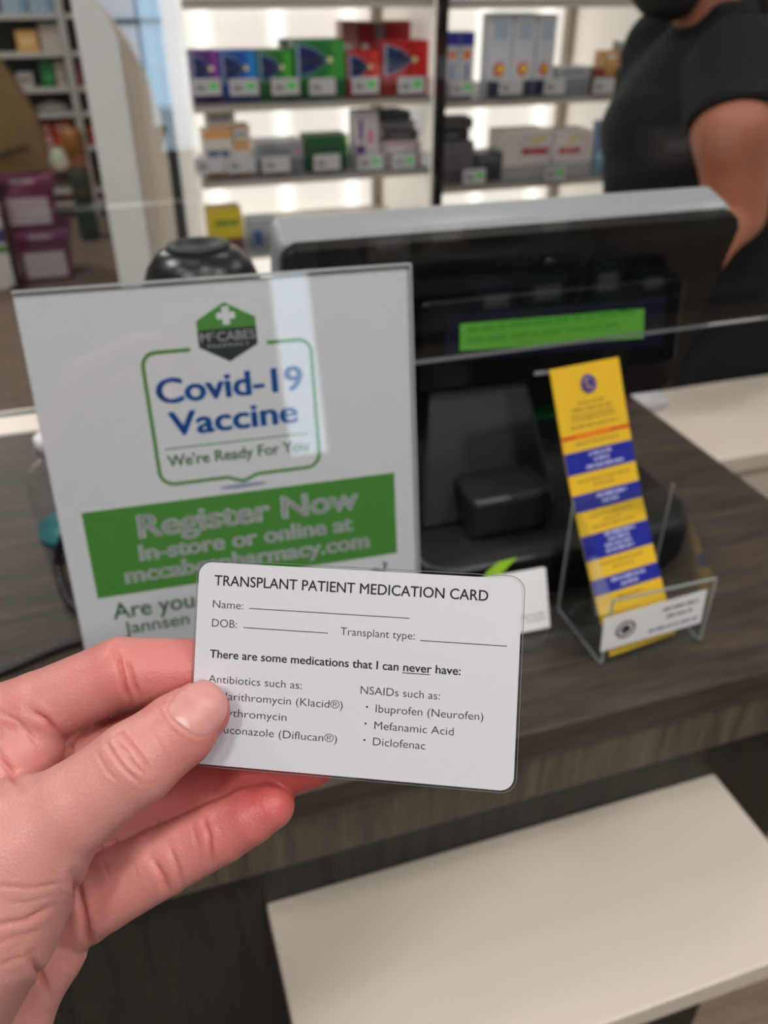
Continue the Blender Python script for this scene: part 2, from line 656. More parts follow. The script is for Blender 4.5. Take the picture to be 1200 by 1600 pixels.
# ================================================================== till
ti = thing('till', 'black point-of-sale terminal with silver-rimmed monitor turned to the staff side', 'till', (0.32, 0.62, ZC))
prism('base', round_rect(-0.135, 0.118, -0.145, 0.11, 0.03, 6), 0.004, 0.044, M_black, ti, 'Z', 0.008, True)
for x in (-0.10, 0.085):
    for y in (-0.11, 0.08):
        lathe('rubber_foot', [(0.01, 0.0), (0.012, 0.004), (0.001, 0.004)], M_dark, ti, 12, (x, y, 0))
# front cover of the stand, lighter grey, with slot under it
bm = bmesh.new()
add_box(bm, -0.082, -0.010, -0.112, -0.02, 0.044, 0.082, 0.006, 3)
cv = bm_obj('stand_cover', bm, M_dark, ti)
box('slot', -0.070, -0.022, -0.1135, -0.110, 0.049, 0.052, M_black, cv)
# sloping neck (wider at the foot)
bm = bmesh.new()
secs = [(-0.115, 0.012, -0.085, 0.02, 0.044), (-0.105, 0.004, -0.060, 0.03, 0.095), (-0.085, -0.008, -0.02, 0.05, 0.17)]
rr = []
for x0, x1, y0, y1, z in secs:
    rr.append([bm.verts.new(v) for v in ((x0, y0, z), (x1, y0, z), (x1, y1, z), (x0, y1, z))])
for a, b in zip(rr, rr[1:]):
    for k in range(4):
        bm.faces.new((a[k], a[(k + 1) % 4], b[(k + 1) % 4], b[k]))
bm.faces.new(rr[0][::-1])
bm.faces.new(rr[-1])
bmesh.ops.bevel(bm, geom=list(bm.edges), offset=0.004, segments=2, profile=0.5, affect='EDGES')
bm_obj('neck', bm, mat('matt_black_plastic', (9, 10, 10), 0.5, var=0.1), ti)
# monitor: shell leaning 16 degrees towards the customer; local frame v up along the shell, n towards customer
AL = math.radians(16)
NR = np.array([ony(805, 350, 0.602)[0], 0.602, ony(805, 350, 0.602)[2]])
mon = box('monitor_shell', -0.1965, 0.1925, 0.0, 0.043, -0.188, 0.0, M_silver, ti, 0.010, 4, True,
          loc=(NR[0] - 0.32 + 0.010, NR[1] - 0.62, NR[2] - ZC), rot=(AL, 0, math.radians(-1.2)))
prism('rear_panel', round_rect(-0.196, 0.192, -0.188, -0.0015, 0.011, 5), -0.012, 0.001, M_gloss, mon, 'Y', 0.003)
box('screen', -0.175, 0.17, 0.043, 0.0435, -0.172, -0.015, M_gloss, mon)
lathe('screw_cover', [(0.006, 0), (0.006, 0.002), (0.001, 0.0025)], M_dark, mon, 12, (0.02, -0.0125, -0.03)).rotation_euler = (math.pi / 2, 0, 0)
box('vent', -0.12, 0.12, -0.0145, -0.011, -0.085, -0.078, M_black, mon)
# customer display in front of it
CD = 0.592
a, b = ony(652, 545, CD), ony(1040, 540, CD)
cdz = ony(860, 518, CD)[2]
cu_ = prism('customer_display', round_rect(a[0] - 0.345, b[0] - 0.345, -0.037, 0.038, 0.006, 4), -0.012, 0.012, M_gloss, ti, 'Y', 0.003)
cu_.location = (0.345 - 0.32, CD - 0.62, cdz - ZC)
cu_.rotation_euler = (math.radians(-6), 0, math.radians(-1.5))
M_lcd = mat('green_lcd', (96, 172, 60), 0.4, emit=0.09, var=0.05)
M_lcdtxt = mat('lcd_text', (70, 150, 50), 0.5, emit=0.12)
M_bezel = mat('blue_black_bezel', (22, 27, 46), 0.25, var=0.08)
q = [ony(*p, CD - 0.012) for p in ((720, 552), (1002, 528), (1006, 484), (722, 511))]
pts = [(p[0] - 0.345, p[2] - cdz) for p in q]
flat('screen_bezel', [(pts[0][0] - .012, pts[0][1] - .008), (pts[1][0] + .02, pts[1][1] - .008), (pts[2][0] + .02, pts[2][1] + .008), (pts[3][0] - .012, pts[3][1] + .008)], M_bezel, cu_, 'XZ', 0.0122)
flat('lcd', pts, M_lcd, cu_, 'XZ', 0.0126)
_l = pts[0][0] + .006
flats('lcd_text', words(_l, _l + 0.15, pts[0][1] + 0.0145, 0.0055, 4) + words(_l, _l + 0.135, pts[0][1] + 0.005, 0.0055, 5), M_lcdtxt, cu_, 'XZ', 0.0129)
M_logo = mat('pale_logo_ink', (170, 175, 178), 0.5)
lg = ony(856, 562, CD - 0.012)
flats('small_print', words(lg[0] - 0.345 - 0.0125, lg[0] - 0.345 + 0.0125, -0.0325, 0.004, 61, 0.08), M_logo, cu_, 'XZ', 0.0124)
box('display_arm', -0.07, -0.02, -0.02, 0.02, 0.10, 0.155, M_black, ti)

# green box standing behind the till stand
gb = box('green_box', -0.030, 0.030, -0.018, 0.018, 0, 0.036, mat('green_card', (22, 104, 52), 0.35), None, 0.002, loc=(0.408, 0.707, ZC + 0.045), rot=(0, 0, 0.03))
tag(gb, 'dark green box on the till base behind the yellow leaflets', 'box')
box('lid', -0.0305, 0.0305, -0.0185, 0.0185, 0.016, 0.0365, mat('green_card_light', (70, 130, 92), 0.3), gb, 0.002)
wb = box('white_carton', -0.02, 0.02, -0.02, 0.02, 0, 0.046, M_paper, None, 0.002, loc=(0.490, 0.862, ZC), rot=(0, 0, -0.1))
tag(wb, 'small white carton on the counter behind the till base and green box', 'carton')
box('flap', -0.0205, 0.0205, -0.0205, 0.0205, 0.042, 0.0465, M_white, wb, 0.001)
rb = box('red_carton', -0.011, 0.011, -0.02, 0.02, 0, 0.036, mat('red_brown_card', (120, 40, 32), 0.5), None, 0.002, loc=(0.559, 0.81, ZC), rot=(0, 0, 0.05))
tag(rb, 'narrow dark red carton peeping out behind the top of the leaflets', 'carton')
box('flap', -0.0115, 0.0115, -0.0205, 0.0205, 0.032, 0.0365, mat('red_card', (150, 50, 40), 0.5), rb, 0.001)

# ================================================================== domed scanner behind the poster
ds = thing('domed_scanner', 'glossy black domed device standing behind the vaccine poster', 'scanner', (0.060, 0.640, ZC))
lathe('base', [(0.045, 0.0), (0.048, 0.004), (0.046, 0.012), (0.02, 0.018), (0.014, 0.03)], M_black, ds, 36)
lathe('stalk', [(0.013, 0.018), (0.011, 0.08), (0.012, 0.19), (0.018, 0.20)], M_black, ds, 24)
hd = lathe('dome', [(0.012, 0.192), (0.034, 0.196), (0.043, 0.208), (0.046, 0.222), (0.0445, 0.236), (0.039, 0.250), (0.031, 0.2595), (0.022, 0.263), (0.001, 0.2640)], mat('dome_plastic', (11, 12, 13), 0.30, var=0.1), ds, 48, sy=0.85)
lathe('cap_ring', [(0.024, 0.2625), (0.023, 0.2655), (0.017, 0.2660), (0.016, 0.2640)], M_dark, hd, 36, sy=0.85)
box('side_fin', -0.034, -0.010, -0.036, -0.020, 0.226, 0.244, M_gloss, hd, 0.006, 3, True)
flats('small_print', words(-0.004, 0.014, 0.2345, 0.005, 62, 0.12), M_logo, hd, 'XZ', 0.0385)

# clear bottle and cables at the poster's left
bt = thing('clear_bottle', 'clear plastic bottle with teal label half hidden by the left side of the poster', 'bottle', (-0.078, 0.668, ZC))
lathe('body', [(0.024, 0.0), (0.026, 0.004), (0.026, 0.066), (0.022, 0.082), (0.010, 0.092), (0.010, 0.100)], M_acr, bt, 28)
lathe('label_band', [(0.0264, 0.014), (0.0264, 0.026)], mat('teal_label', (40, 110, 120), 0.4), bt, 28)
lathe('cap', [(0.012, 0.098), (0.012, 0.112), (0.010, 0.114), (0.001, 0.114)], M_white, bt, 20)
cb = thing('black_cable', 'black cable looping out from behind the poster', 'cable', (-0.04, 0.52, ZC))
tube('lead', [(0.03, 0.08, 0.055), (-0.025, 0.10, 0.052), (-0.045, 0.102, 0.032), (-0.0485, 0.092, 0.012), (-0.040, 0.056, 0.0038), (-0.01, 0.028, 0.0038), (0.06, 0.012, 0.0038)], 0.0034, M_black, cb)
cb2 = thing('black_lead', 'thin black lead lying on the counter at the lower left above the knuckles', 'cable', (-0.1, 0.5, ZC))
tube('lead', [(-0.22, -0.03, 0.003), (-0.10, 0.002, 0.003), (-0.032, 0.014, 0.003), (0.013, 0.029, 0.003), (0.05, 0.033, 0.003), (0.10, 0.04, 0.003)], 0.0026, M_black, cb2)

# ================================================================== vaccine poster in its acrylic stand
def frame_from(R, c):
    m = Matrix(((R[0][0], R[0][1], R[0][2], c[0]), (R[1][0], R[1][1], R[1][2], c[1]), (R[2][0], R[2][1], R[2][2], c[2]), (0, 0, 0, 1)))
    return m


PR = [[0.99907, 0.018777, -0.038754], [-0.041627, 0.190570, -0.980791], [-0.011031, 0.981494, 0.191174]]
po = thing('vaccine_poster', 'white and green vaccine poster in a clear acrylic stand', 'poster')
PT = [0.0519, 0.44754, 1.26211]
po.matrix_world = frame_from(PR, PT)
mm = 0.001
M_poster = mat('poster_paper', (217, 219, 225), 0.5, var=0.02, scale=200)
M_pgreen = mat('poster_green', (70, 138, 52), 0.5, var=0.03)
M_pdark = mat('poster_dark_green', (26, 44, 38), 0.5)
M_pblue = mat('poster_blue', (20, 112, 204), 0.5)
M_pteal = mat('poster_teal_green', (90, 158, 102), 0.5)
M_pshadow = mat('poster_shadow_ink', (150, 155, 185), 0.5)
prism('paper', rect(-0.1048, 0.1048, -0.2955, -0.0012), -0.0008, 0.0, M_poster, po)
ACR_P = glass('poster_sleeve', (0.97, 0.98, 0.98), 1.0, 0.015, 1.5)
prism('front_pane', round_rect(-0.105, 0.105, -0.296, 0.0, 0.0015, 2), 0.0006, 0.0024, ACR_P, po)
prism('rear_pane', round_rect(-0.105, 0.105, -0.296, 0.0, 0.0015, 2), -0.0032, -0.0012, ACR_P, po)
bm = bmesh.new()
add_box(bm, -0.105, 0.105, 0.0, 0.0011, -0.0032, 0.0024)
add_box(bm, 0.105, 0.1062, -0.296, 0.0011, -0.0032, 0.0024)
bm_obj('polished_edge', bm, M_edge, po)
prism('foot', [(-0.2965, 0.0024), (-0.2990, 0.0024), (-0.2876, -0.0564), (-0.2851, -0.0564)], -0.105, 0.105, ACR_P, po, 'X')
Lp = 0.00012
# hexagon badge
hexp = [(0, -12.3), (16.2, -21.3), (16.2, -36.2), (0, -44.7), (-15.8, -35.6), (-15.8, -21.3)]
flat('badge_top', [(x * mm, y * mm) for x, y in [(0, -12.3), (-15.8, -21.3), (-15.8, -26.4), (16.2, -26.4), (16.2, -21.3)]], M_pgreen, po, 'XY', Lp)
flat('badge_base', [(x * mm, y * mm) for x, y in [(-15.8, -26.4), (-15.8, -35.6), (0, -44.7), (16.2, -36.2), (16.2, -26.4)]], M_pdark, po, 'XY', Lp)
flats('badge_cross', [[(x * mm, y * mm) for x, y in r] for r in (rect(-1.6, 2.3, -24.4, -14.6), rect(-4.7, -1.6, -21.3, -17.7), rect(2.3, 5.4, -21.3, -17.7))], M_poster, po, 'XY', 2 * Lp)
text('M', -14.6 * mm, -9.6 * mm, -32.8 * mm, 4.8 * mm, M_poster, po, 'XY', 2 * Lp, 0.012)
text('C', -9.0 * mm, -6.2 * mm, -30.6 * mm, 2.7 * mm, M_poster, po, 'XY', 2 * Lp, 0.012)
text('CABES', -5.6 * mm, 15.2 * mm, -32.9 * mm, 4.8 * mm, M_poster, po, 'XY', 2 * Lp, 0.014)
text('PHARMACY', -11.2 * mm, 11.6 * mm, -36.4 * mm, 1.9 * mm, mat('badge_grey_ink', (196, 202, 198), 0.5), po, 'XY', 2 * Lp, 0.03, spacing=1.3)
# speech-bubble outline
def arc(cx, cy, r, a0, a1, n=8):
    return [(cx + r * math.cos(math.radians(a0 + (a1 - a0) * i / n)), cy + r * math.sin(math.radians(a0 + (a1 - a0) * i / n))) for i in range(n + 1)]


bub = [(-20.6, -36.2)] + arc(-39.5, -43.5, 7.3, 90, 180) + arc(-38.5, -104, 8, 180, 270) + [(-8.5, -112), (-3.5, -114.2), (0, -115.3), (3.5, -114.2), (8.6, -112)] + arc(38.2, -104, 8, 270, 360) + arc(38.6, -43.4, 7.3, 0, 90) + [(21.4, -36.1)]
flats('bubble_outline', [[(x * mm, y * mm) for x, y in r] for r in stroke(bub, 2.1)], M_pgreen, po, 'XY', Lp)
text('Covid-19', -42.2 * mm, 40.0 * mm, -64.4 * mm, 13.4 * mm, M_pblue, po, 'XY', Lp, 0.034)
text('Vaccine', -37.6 * mm, 35.6 * mm, -83.4 * mm, 13.2 * mm, M_pblue, po, 'XY', Lp, 0.034)
flat('rule', [(x * mm, y * mm) for x, y in rect(-41.3, 40.5, -91.3, -90.4)], M_pteal, po, 'XY', Lp)
text("We're Ready For You", -41.2 * mm, 39.8 * mm, -101.4 * mm, 6.6 * mm, M_pteal, po, 'XY', Lp, 0.027)
flat('bubble_shadow', [(x * mm, y * mm) for x, y in [(14 * math.cos(t * math.pi / 8), -118.2 + 1.5 * math.sin(t * math.pi / 8)) for t in range(16)]], M_pshadow, po, 'XY', Lp)
flat('green_band', [(x * mm, y * mm) for x, y in rect(-92.2, 92.0, -177, -122.3)], M_pgreen, po, 'XY', Lp)
text('Register Now', -63.2 * mm, 68.6 * mm, -142.2 * mm, 13.6 * mm, M_poster, po, 'XY', 2 * Lp, 0.034)
text('In-store or online at', -64.8 * mm, 64.0 * mm, -156.7 * mm, 9.8 * mm, M_poster, po, 'XY', 2 * Lp, 0.035)
text('mccabespharmacy.com', -75.0 * mm, 74.0 * mm, -169.8 * mm, 9.8 * mm, M_poster, po, 'XY', 2 * Lp, 0.035)
text('Are you', -85.4 * mm, -37.5 * mm, -192.4 * mm, 10.4 * mm, M_pteal, po, 'XY', Lp, 0.02)
text('o?', 73.5 * mm, 85 * mm, -192.4 * mm, 10.4 * mm, M_pteal, po, 'XY', Lp, 0.02)
text('Jannsen', -80.7 * mm, -42 * mm, -203.6 * mm, 8.2 * mm, M_pteal, po, 'XY', Lp, 0.015)

# ================================================================== leaflets in a clear holder
hl = thing('leaflet_holder', 'clear acrylic leaflet holder on the counter edge with a white front label', 'holder', (0.338, 0.418, ZC))
box('base', -0.043, 0.043, -0.028, 0.038, 0.0, 0.002, M_acr, hl)
box('front_lip', -0.043, 0.043, -0.030, -0.028, 0.0, 0.062, M_acr, hl)
prism('back_panel', round_rect(-0.043, 0.043, 0.0, 0.105, 0.004, 4), 0.036, 0.038, M_acr, hl, 'Y')
for x in (-0.043, 0.0415):
    prism('side_panel', [(-0.028, 0.002), (0.036, 0.002), (0.036, 0.100), (0.022, 0.098), (-0.028, 0.060)], x, x + 0.0015, M_acr, hl, 'X')
bm = bmesh.new()
for x in (-0.0435, 0.0425):
    add_box(bm, x, x + 0.0012, -0.0305, -0.0290, 0.0, 0.062)
    add_box(bm, x, x + 0.0012, 0.0375, 0.0390, 0.0, 0.103)
    add_box(bm, x, x + 0.0012, -0.0305, 0.038, -0.0, 0.0014)
add_box(bm, -0.043, 0.043, -0.0305, -0.0292, 0.0606, 0.062)
bm_obj('polished_edge', bm, M_edge, hl)
lab = box('front_label', -0.045, 0.040, -0.0308, -0.0303, 0.018, 0.050, M_paper, hl, rot=(0, math.radians(-4), 0))
flats('emblem', [[(x, z) for x, z in r] for r in ring(-0.026, 0.034, 0.0062, 0.0082) + ring(-0.026, 0.034, 0.0, 0.0042)], M_ink, lab, 'XZ', 0.0310)
text('L', -0.0285, -0.0235, 0.031, 0.006, M_paper, lab, 'XZ', 0.0312, 0.03, 'emblem_letter')
flats('small_print', words(0.004, 0.034, 0.041, 0.003, 11) + words(0.008, 0.030, 0.0335, 0.003, 12) + words(-0.006, 0.036, 0.0235, 0.0028, 13), mat('grey_ink', (110, 110, 116), 0.6), lab, 'XZ', 0.0310)

LR = [[0.993024, -0.056297, 0.103601], [0.117628, 0.533642, -0.837490], [-0.008138, 0.843834, 0.536542]]
LEAF_L, LEAF_W = 0.2185, 0.0625
M_yel = mat('leaflet_yellow', (226, 184, 44), 0.32, coat=0.4, var=0.03)
M_lblue = mat('leaflet_blue', (34, 44, 150), 0.28, coat=0.6, var=0.03)
M_lred = mat('leaflet_red', (206, 52, 30), 0.4)
M_lfaint = mat('leaflet_brown_print', (168, 132, 44), 0.5)
M_lpale = mat('leaflet_pale_print', (168, 172, 216), 0.5)
LPOS = CAM + (np.array([0.3208, 0.3778, 0.9867]) - CAM) * 1.0425


def leaf_bend(v, n):
    """a leaflet sags a little between its bottom and its top"""
    return -0.006 * math.sin(math.pi * min(max(v / LEAF_L, 0), 1)) - n


for i in range(4):
    lf = thing('leaflet', ['yellow and blue striped leaflet at the front of the clear holder', 'yellow leaflet second from the front in the clear holder',
                           'yellow leaflet third from the front in the clear holder', 'rearmost yellow leaflet in the clear holder'][i], 'leaflet', group='leaflets in the holder')
    lf.matrix_world = frame_from(LR, LPOS)
    off = 0.0011 * i
    vs, fs = [], []
    N = 20
    for j in range(N + 1):
        v = LEAF_L * j / N
        for u in (-LEAF_W / 2, LEAF_W / 2):
            z = leaf_bend(v, off)
            vs += [(u + 0.0006 * i, v, z), (u + 0.0006 * i, v, z - 0.0006)]
    for j in range(N):
        a = j * 4
        fs += [(a, a + 2, a + 6, a + 4), (a + 1, a + 5, a + 7, a + 3), (a, a + 4, a + 5, a + 1), (a + 2, a + 3, a + 7, a + 6)]
    fs += [(0, 1, 3, 2), (N * 4, N * 4 + 2, N * 4 + 3, N * 4 + 1)]
    mesh_obj('sheet', vs, fs, M_yel, lf)
    if i:
        continue
    k = LEAF_L / 0.2105
    def band(name, v0, v1, m, u0=-LEAF_W / 2, u1=LEAF_W / 2, lift=0.0002):
        vs, fs = [], []
        n = 4
        for j in range(n + 1):
            v = v0 + (v1 - v0) * j / n
            z = leaf_bend(v, 0) + lift
            vs += [(u0, v, z), (u1, v, z)]
        for j in range(n):
            fs.append((2 * j, 2 * j + 1, 2 * j + 3, 2 * j + 2))
        return mesh_obj(name, vs, fs, m, lf)
    band('red_stripe', 0.1585 * k, 0.1612 * k, M_lred)
    band('orange_heading', 0.1578 * k, 0.1618 * k, mat('leaflet_orange', (222, 120, 30), 0.4), -0.018, 0.012, 0.0004)
    for v0, v1 in ((0.1329, 0.1491), (0.1056, 0.1181), (0.0696, 0.0881), (0.0437, 0.0555)):
        band('blue_stripe', v0 * k, v1 * k, M_lblue)
    def print_rows(rows, m, lift):
        polys = []
        for (u0, u1, v, h, sd) in rows:
            polys += [(r, v) for r in words(u0, u1, v * k, h, sd)]
        vs, fs = [], []
        for r, v in polys:
            fs.append(tuple(range(len(vs), len(vs) + 4)))
            vs += [(x, y, leaf_bend(y, 0) + lift) for x, y in r]
        o = mesh_obj('small_print', vs, fs, m, lf)
        o['kind'] = 'stuff'
        return o
    print_rows([(-0.012, 0.012, 0.182, 0.0022, 1), (-0.018, 0.018, 0.1775, 0.0024, 2), (-0.020, 0.020, 0.1735, 0.002, 3), (-0.020, 0.020, 0.1705, 0.002, 4), (-0.022, 0.022, 0.1655, 0.0022, 5),
                (-0.02, 0.02, 0.1535, 0.002, 6), (-0.024, 0.024, 0.1265, 0.002, 7), (-0.010, 0.010, 0.1225, 0.002, 8), (-0.02, 0.02, 0.1000, 0.002, 9), (-0.008, 0.008, 0.096, 0.002, 10), (-0.020, 0.020, 0.092, 0.002, 20),
                (-0.02, 0.02, 0.0645, 0.002, 21), (-0.010, 0.010, 0.0605, 0.002, 22), (-0.012, 0.012, 0.0385, 0.002, 23), (-0.022, 0.022, 0.008, 0.0015, 24)], M_lfaint, 0.0003)
    print_rows([(-0.010, 0.012, 0.1445, 0.0026, 31), (-0.006, 0.008, 0.140, 0.0026, 32), (-0.014, 0.022, 0.1355, 0.0026, 33), (-0.010, 0.018, 0.1135, 0.0026, 34), (-0.006, 0.010, 0.109, 0.0026, 35),
                (-0.010, 0.018, 0.0845, 0.0026, 36), (-0.008, 0.012, 0.0805, 0.0026, 37), (-0.012, 0.014, 0.0765, 0.0026, 38), (-0.012, 0.014, 0.0725, 0.0026, 39), (-0.014, 0.018, 0.051, 0.0026, 40), (-0.006, 0.010, 0.0465, 0.0026, 41)], M_lpale, 0.0004)
    ev = 0.1958 * k
    z = leaf_bend(ev, 0)
    o = flats('emblem_ring', ring(0.0, ev, 0.0052, 0.0070), M_lblue, lf, 'XY', z + 0.0012)
    o = flats('emblem_disc', ring(0.0, ev, 0.0, 0.0042), M_lblue, lf, 'XY', z + 0.0012)
    text('L', -0.0022, 0.0022, ev - 0.0028, 0.0056, M_yel, lf, 'XY', z + 0.0014, 0.03, 'emblem_letter')

# small stand with white cards and a green leaf mark
cs = thing('card_stand', 'clear stand holding white cards with a green leaf mark beside the leaflet holder', 'card stand', (0.246, 0.452, ZC))
cs.rotation_euler = (0, 0, math.radians(-2))
M_lime = mat('lime_green_print', (140, 190, 40), 0.4)
box('tray', -0.075, 0.062, -0.035, 0.02, 0.0, 0.004, M_acr, cs, 0.001)
box('tray_lip', -0.075, 0.062, -0.036, -0.034, 0.0, 0.012, M_acr, cs)
box('back_rest', -0.075, 0.04, 0.0185, 0.02, 0.0, 0.048, M_acr, cs, rot=(math.radians(-14), 0, 0))
bmx = bmesh.new()
add_box(bmx, -0.06, 0.030, -0.005, 0.0, 0.004, 0.052, 0.0006)
cb_ = bm_obj('white_card', bmx, M_paper, cs, rot=(math.radians(-24), 0, 0), loc=(0, -0.016, 0))
leafp = [(-0.022, 0.036), (-0.013, 0.047), (-0.003, 0.053), (0.012, 0.054), (0.005, 0.049), (-0.004, 0.042), (-0.012, 0.033)]
prism('green_leaf_card', leafp, -0.0070, -0.0056, M_lime, cs, 'Y').rotation_euler = (math.radians(-24), 0, 0)
cs.children[-1].location = (0, -0.016, 0)
flats('small_print', words(0.004, 0.026, 0.016, 0.0016, 51) + words(0.010, 0.026, 0.012, 0.0016, 52), mat('pale_grey_ink', (160, 160, 165), 0.6), cb_, 'XZ', 0.0053)
prism('end_clip', round_rect(0.040, 0.060, 0.0, 0.034, 0.008, 5), -0.030, -0.028, M_acr, cs, 'Y')

# ================================================================== back-lit medicine shelving
YF, YB = 2.10, 2.52
M_beige = mat('beige_metal', (168, 156, 142), 0.5)
M_shelf = mat('shelf_board', (196, 190, 180), 0.45)
M_rail = glass('ticket_rail', (0.80, 0.81, 0.83), 0.9, 0.15)
M_ticket = mat('ticket_paper', (196, 196, 200), 0.5)
M_tgreen = mat('ticket_green', (70, 220, 90), 0.5)
M_tgrey = mat('ticket_print', (110, 110, 116), 0.6)


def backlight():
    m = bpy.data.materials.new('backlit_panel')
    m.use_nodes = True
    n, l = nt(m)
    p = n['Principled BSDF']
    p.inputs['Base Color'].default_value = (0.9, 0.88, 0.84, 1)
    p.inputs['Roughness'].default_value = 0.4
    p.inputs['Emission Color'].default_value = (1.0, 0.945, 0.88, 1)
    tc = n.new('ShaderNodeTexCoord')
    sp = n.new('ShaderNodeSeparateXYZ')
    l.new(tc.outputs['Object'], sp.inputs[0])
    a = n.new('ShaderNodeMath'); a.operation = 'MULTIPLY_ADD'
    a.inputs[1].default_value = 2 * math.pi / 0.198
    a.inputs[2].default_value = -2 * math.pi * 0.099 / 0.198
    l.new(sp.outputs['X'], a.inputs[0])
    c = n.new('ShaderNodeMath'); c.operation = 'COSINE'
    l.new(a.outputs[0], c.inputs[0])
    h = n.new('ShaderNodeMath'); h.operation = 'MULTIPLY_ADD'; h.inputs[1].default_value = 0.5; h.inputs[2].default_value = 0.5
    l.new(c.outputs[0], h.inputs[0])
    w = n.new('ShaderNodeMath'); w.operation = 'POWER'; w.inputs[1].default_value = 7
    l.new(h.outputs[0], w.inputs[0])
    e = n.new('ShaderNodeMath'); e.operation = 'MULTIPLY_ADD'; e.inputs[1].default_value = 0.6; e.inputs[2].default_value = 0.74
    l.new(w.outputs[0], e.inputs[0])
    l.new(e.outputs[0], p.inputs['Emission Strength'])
    return m


M_back = backlight()
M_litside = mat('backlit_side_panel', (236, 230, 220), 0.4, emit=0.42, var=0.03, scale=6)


def shelf_unit(label, x0, x1, zs, tickets):
    t = thing('lit_shelving', label, 'shelving', (x0, YF, 0), group='back-lit shelving bays')
    w, d = x1 - x0, YB - YF
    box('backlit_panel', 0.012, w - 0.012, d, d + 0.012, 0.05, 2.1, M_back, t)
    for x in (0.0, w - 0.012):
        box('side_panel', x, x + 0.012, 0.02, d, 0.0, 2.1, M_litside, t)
    box('rear_post', w - 0.040, w - 0.0125, d - 0.028, d - 0.0005, 0.0, 2.1, M_beige, t)
    for k, z in enumerate(zs):
        sh = box('shelf', 0.0125, w - 0.0125, 0.0, d - 0.03, z - 0.018, z, M_shelf, t, 0.002)
        box('ticket_rail', 0.0125, w - 0.0125, -0.004, -0.001, z - 0.004, z + 0.040, M_rail, sh)
        for (px0, px1, py0, py1, g) in tickets.get(k, []):
            a, b = ony(px0, py1, YF - 0.006), ony(px1, py0, YF - 0.006)
            tw, th = b[0] - a[0], b[2] - a[2]
            bmt = bmesh.new()
            ax, az = a[0] - x0, max(a[2], z - 0.006)
            add_box(bmt, ax, ax + tw, -0.0075, -0.0045, az, az + th)
            def patch(u0, u1, v0, v1, mi):
                f = bmt.faces.new([bmt.verts.new((ax + tw * u, -0.0077, az + th * v)) for u, v in ((u0, v0), (u1, v0), (u1, v1), (u0, v1))])
                f.material_index = mi
            patch(0.12, 0.45, 0.30, 0.48, 2)
            patch(0.12, 0.38, 0.58, 0.66, 2)
            if g:
                patch(0.58, 0.88, 0.38, 0.72, 1)
            bm_obj('price_ticket', bmt, [M_ticket, M_tgreen, M_tgrey], sh)
    return t


BX = [0.212, 0.810, 1.402, 1.99]
Z1 = [1.350, 1.148, 0.985, 0.812]
Z2 = [1.345, 1.135, 0.935, 0.76]
T1 = {1: [(302, 344, 122, 150, 1), (360, 403, 122, 150, 1), (425, 467, 121, 149, 1), (484, 524, 121, 149, 0), (550, 592, 119, 147, 1), (622, 664, 119, 147, 1)],
      2: [(306, 350, 245, 272, 0), (355, 398, 244, 271, 0), (411, 452, 243, 270, 0), (491, 531, 240, 267, 0), (560, 598, 240, 267, 1), (613, 650, 238, 265, 1)]}
T2 = {1: [(703, 741, 124, 150, 1), (779, 817, 123, 149, 0), (849, 884, 122, 148, 0), (926, 961, 121, 147, 0), (974, 1004, 120, 146, 0)],
      2: [(723, 759, 263, 289, 1), (850, 885, 258, 284, 1), (944, 976, 256, 280, 0)]}
shelf_unit('back-lit shelving bay with gum cartons, left of the black post', BX[0], BX[1] - 0.002, Z1, T1)
shelf_unit('back-lit shelving bay with tall white cartons, right of the black post', BX[1] + 0.002, BX[2] - 0.002, Z2, T2)
shelf_unit('back-lit shelving bay behind the person in black', BX[2] + 0.002, BX[3], Z2, {})
for i, (x, lab) in enumerate(((BX[1], 'slim black upright post between the two lit shelving bays'), (BX[2], 'slim black upright post beside the person in black'))):
    t = thing('shelf_post', lab, 'post', (x, YF - 0.018, 0), group='black shelving posts')
    box('upright', -0.0125, 0.0125, -0.010, 0.010, 0.008, 2.12, M_black, t, 0.002)
    box('foot_plate', -0.03, 0.03, -0.03, 0.012, 0.0, 0.008, M_black, t, 0.002)

# ------------------------------------------------------------------ cartons on the shelves
M_navy = mat('navy_print', (24, 42, 98), 0.4)
M_pw = mat('white_print', (226, 228, 232), 0.5)


def carton(name, px0, px1, pytop, z, rgb, label, cat='carton', y=YF + 0.022, depth=0.06, side=None, group=None, rough=0.4, h=None):
    """one carton standing on the shelf top z; its front face lies at depth y and reaches from px0 to px1 of the sight lines"""
    c = ony((px0 + px1) / 2, pytop, y)
    x0 = ony(px0, pytop + 20, y)[0]
    x1 = ony(px1, pytop + 20, y)[0]
    hh = h if h else max(0.01, c[2] - z)
    w = x1 - x0 - 0.0012
    key = 'card_%d_%d_%d' % rgb
    bmc = bmesh.new()
    add_box(bmc, -w / 2, w / 2, 0, depth, 0, hh, 0.0012, 1)
    ms = [mat(key, rgb, rough, var=0.04)]
    if side:
        ms.append(mat('card_%d_%d_%d' % side, side, rough, var=0.04))
        for f in bmc.faces:
            f.normal_update()
            if abs(f.normal.x) > 0.7 or abs(f.normal.z) > 0.7:
                f.material_index = 1
    o = bm_obj(name, bmc, ms, None, loc=((x0 + x1) / 2, y, z))
    tag(o, label, cat, group)
    o['w'], o['h'] = w, hh
    del o['w'], o['h']
    return o, w, hh


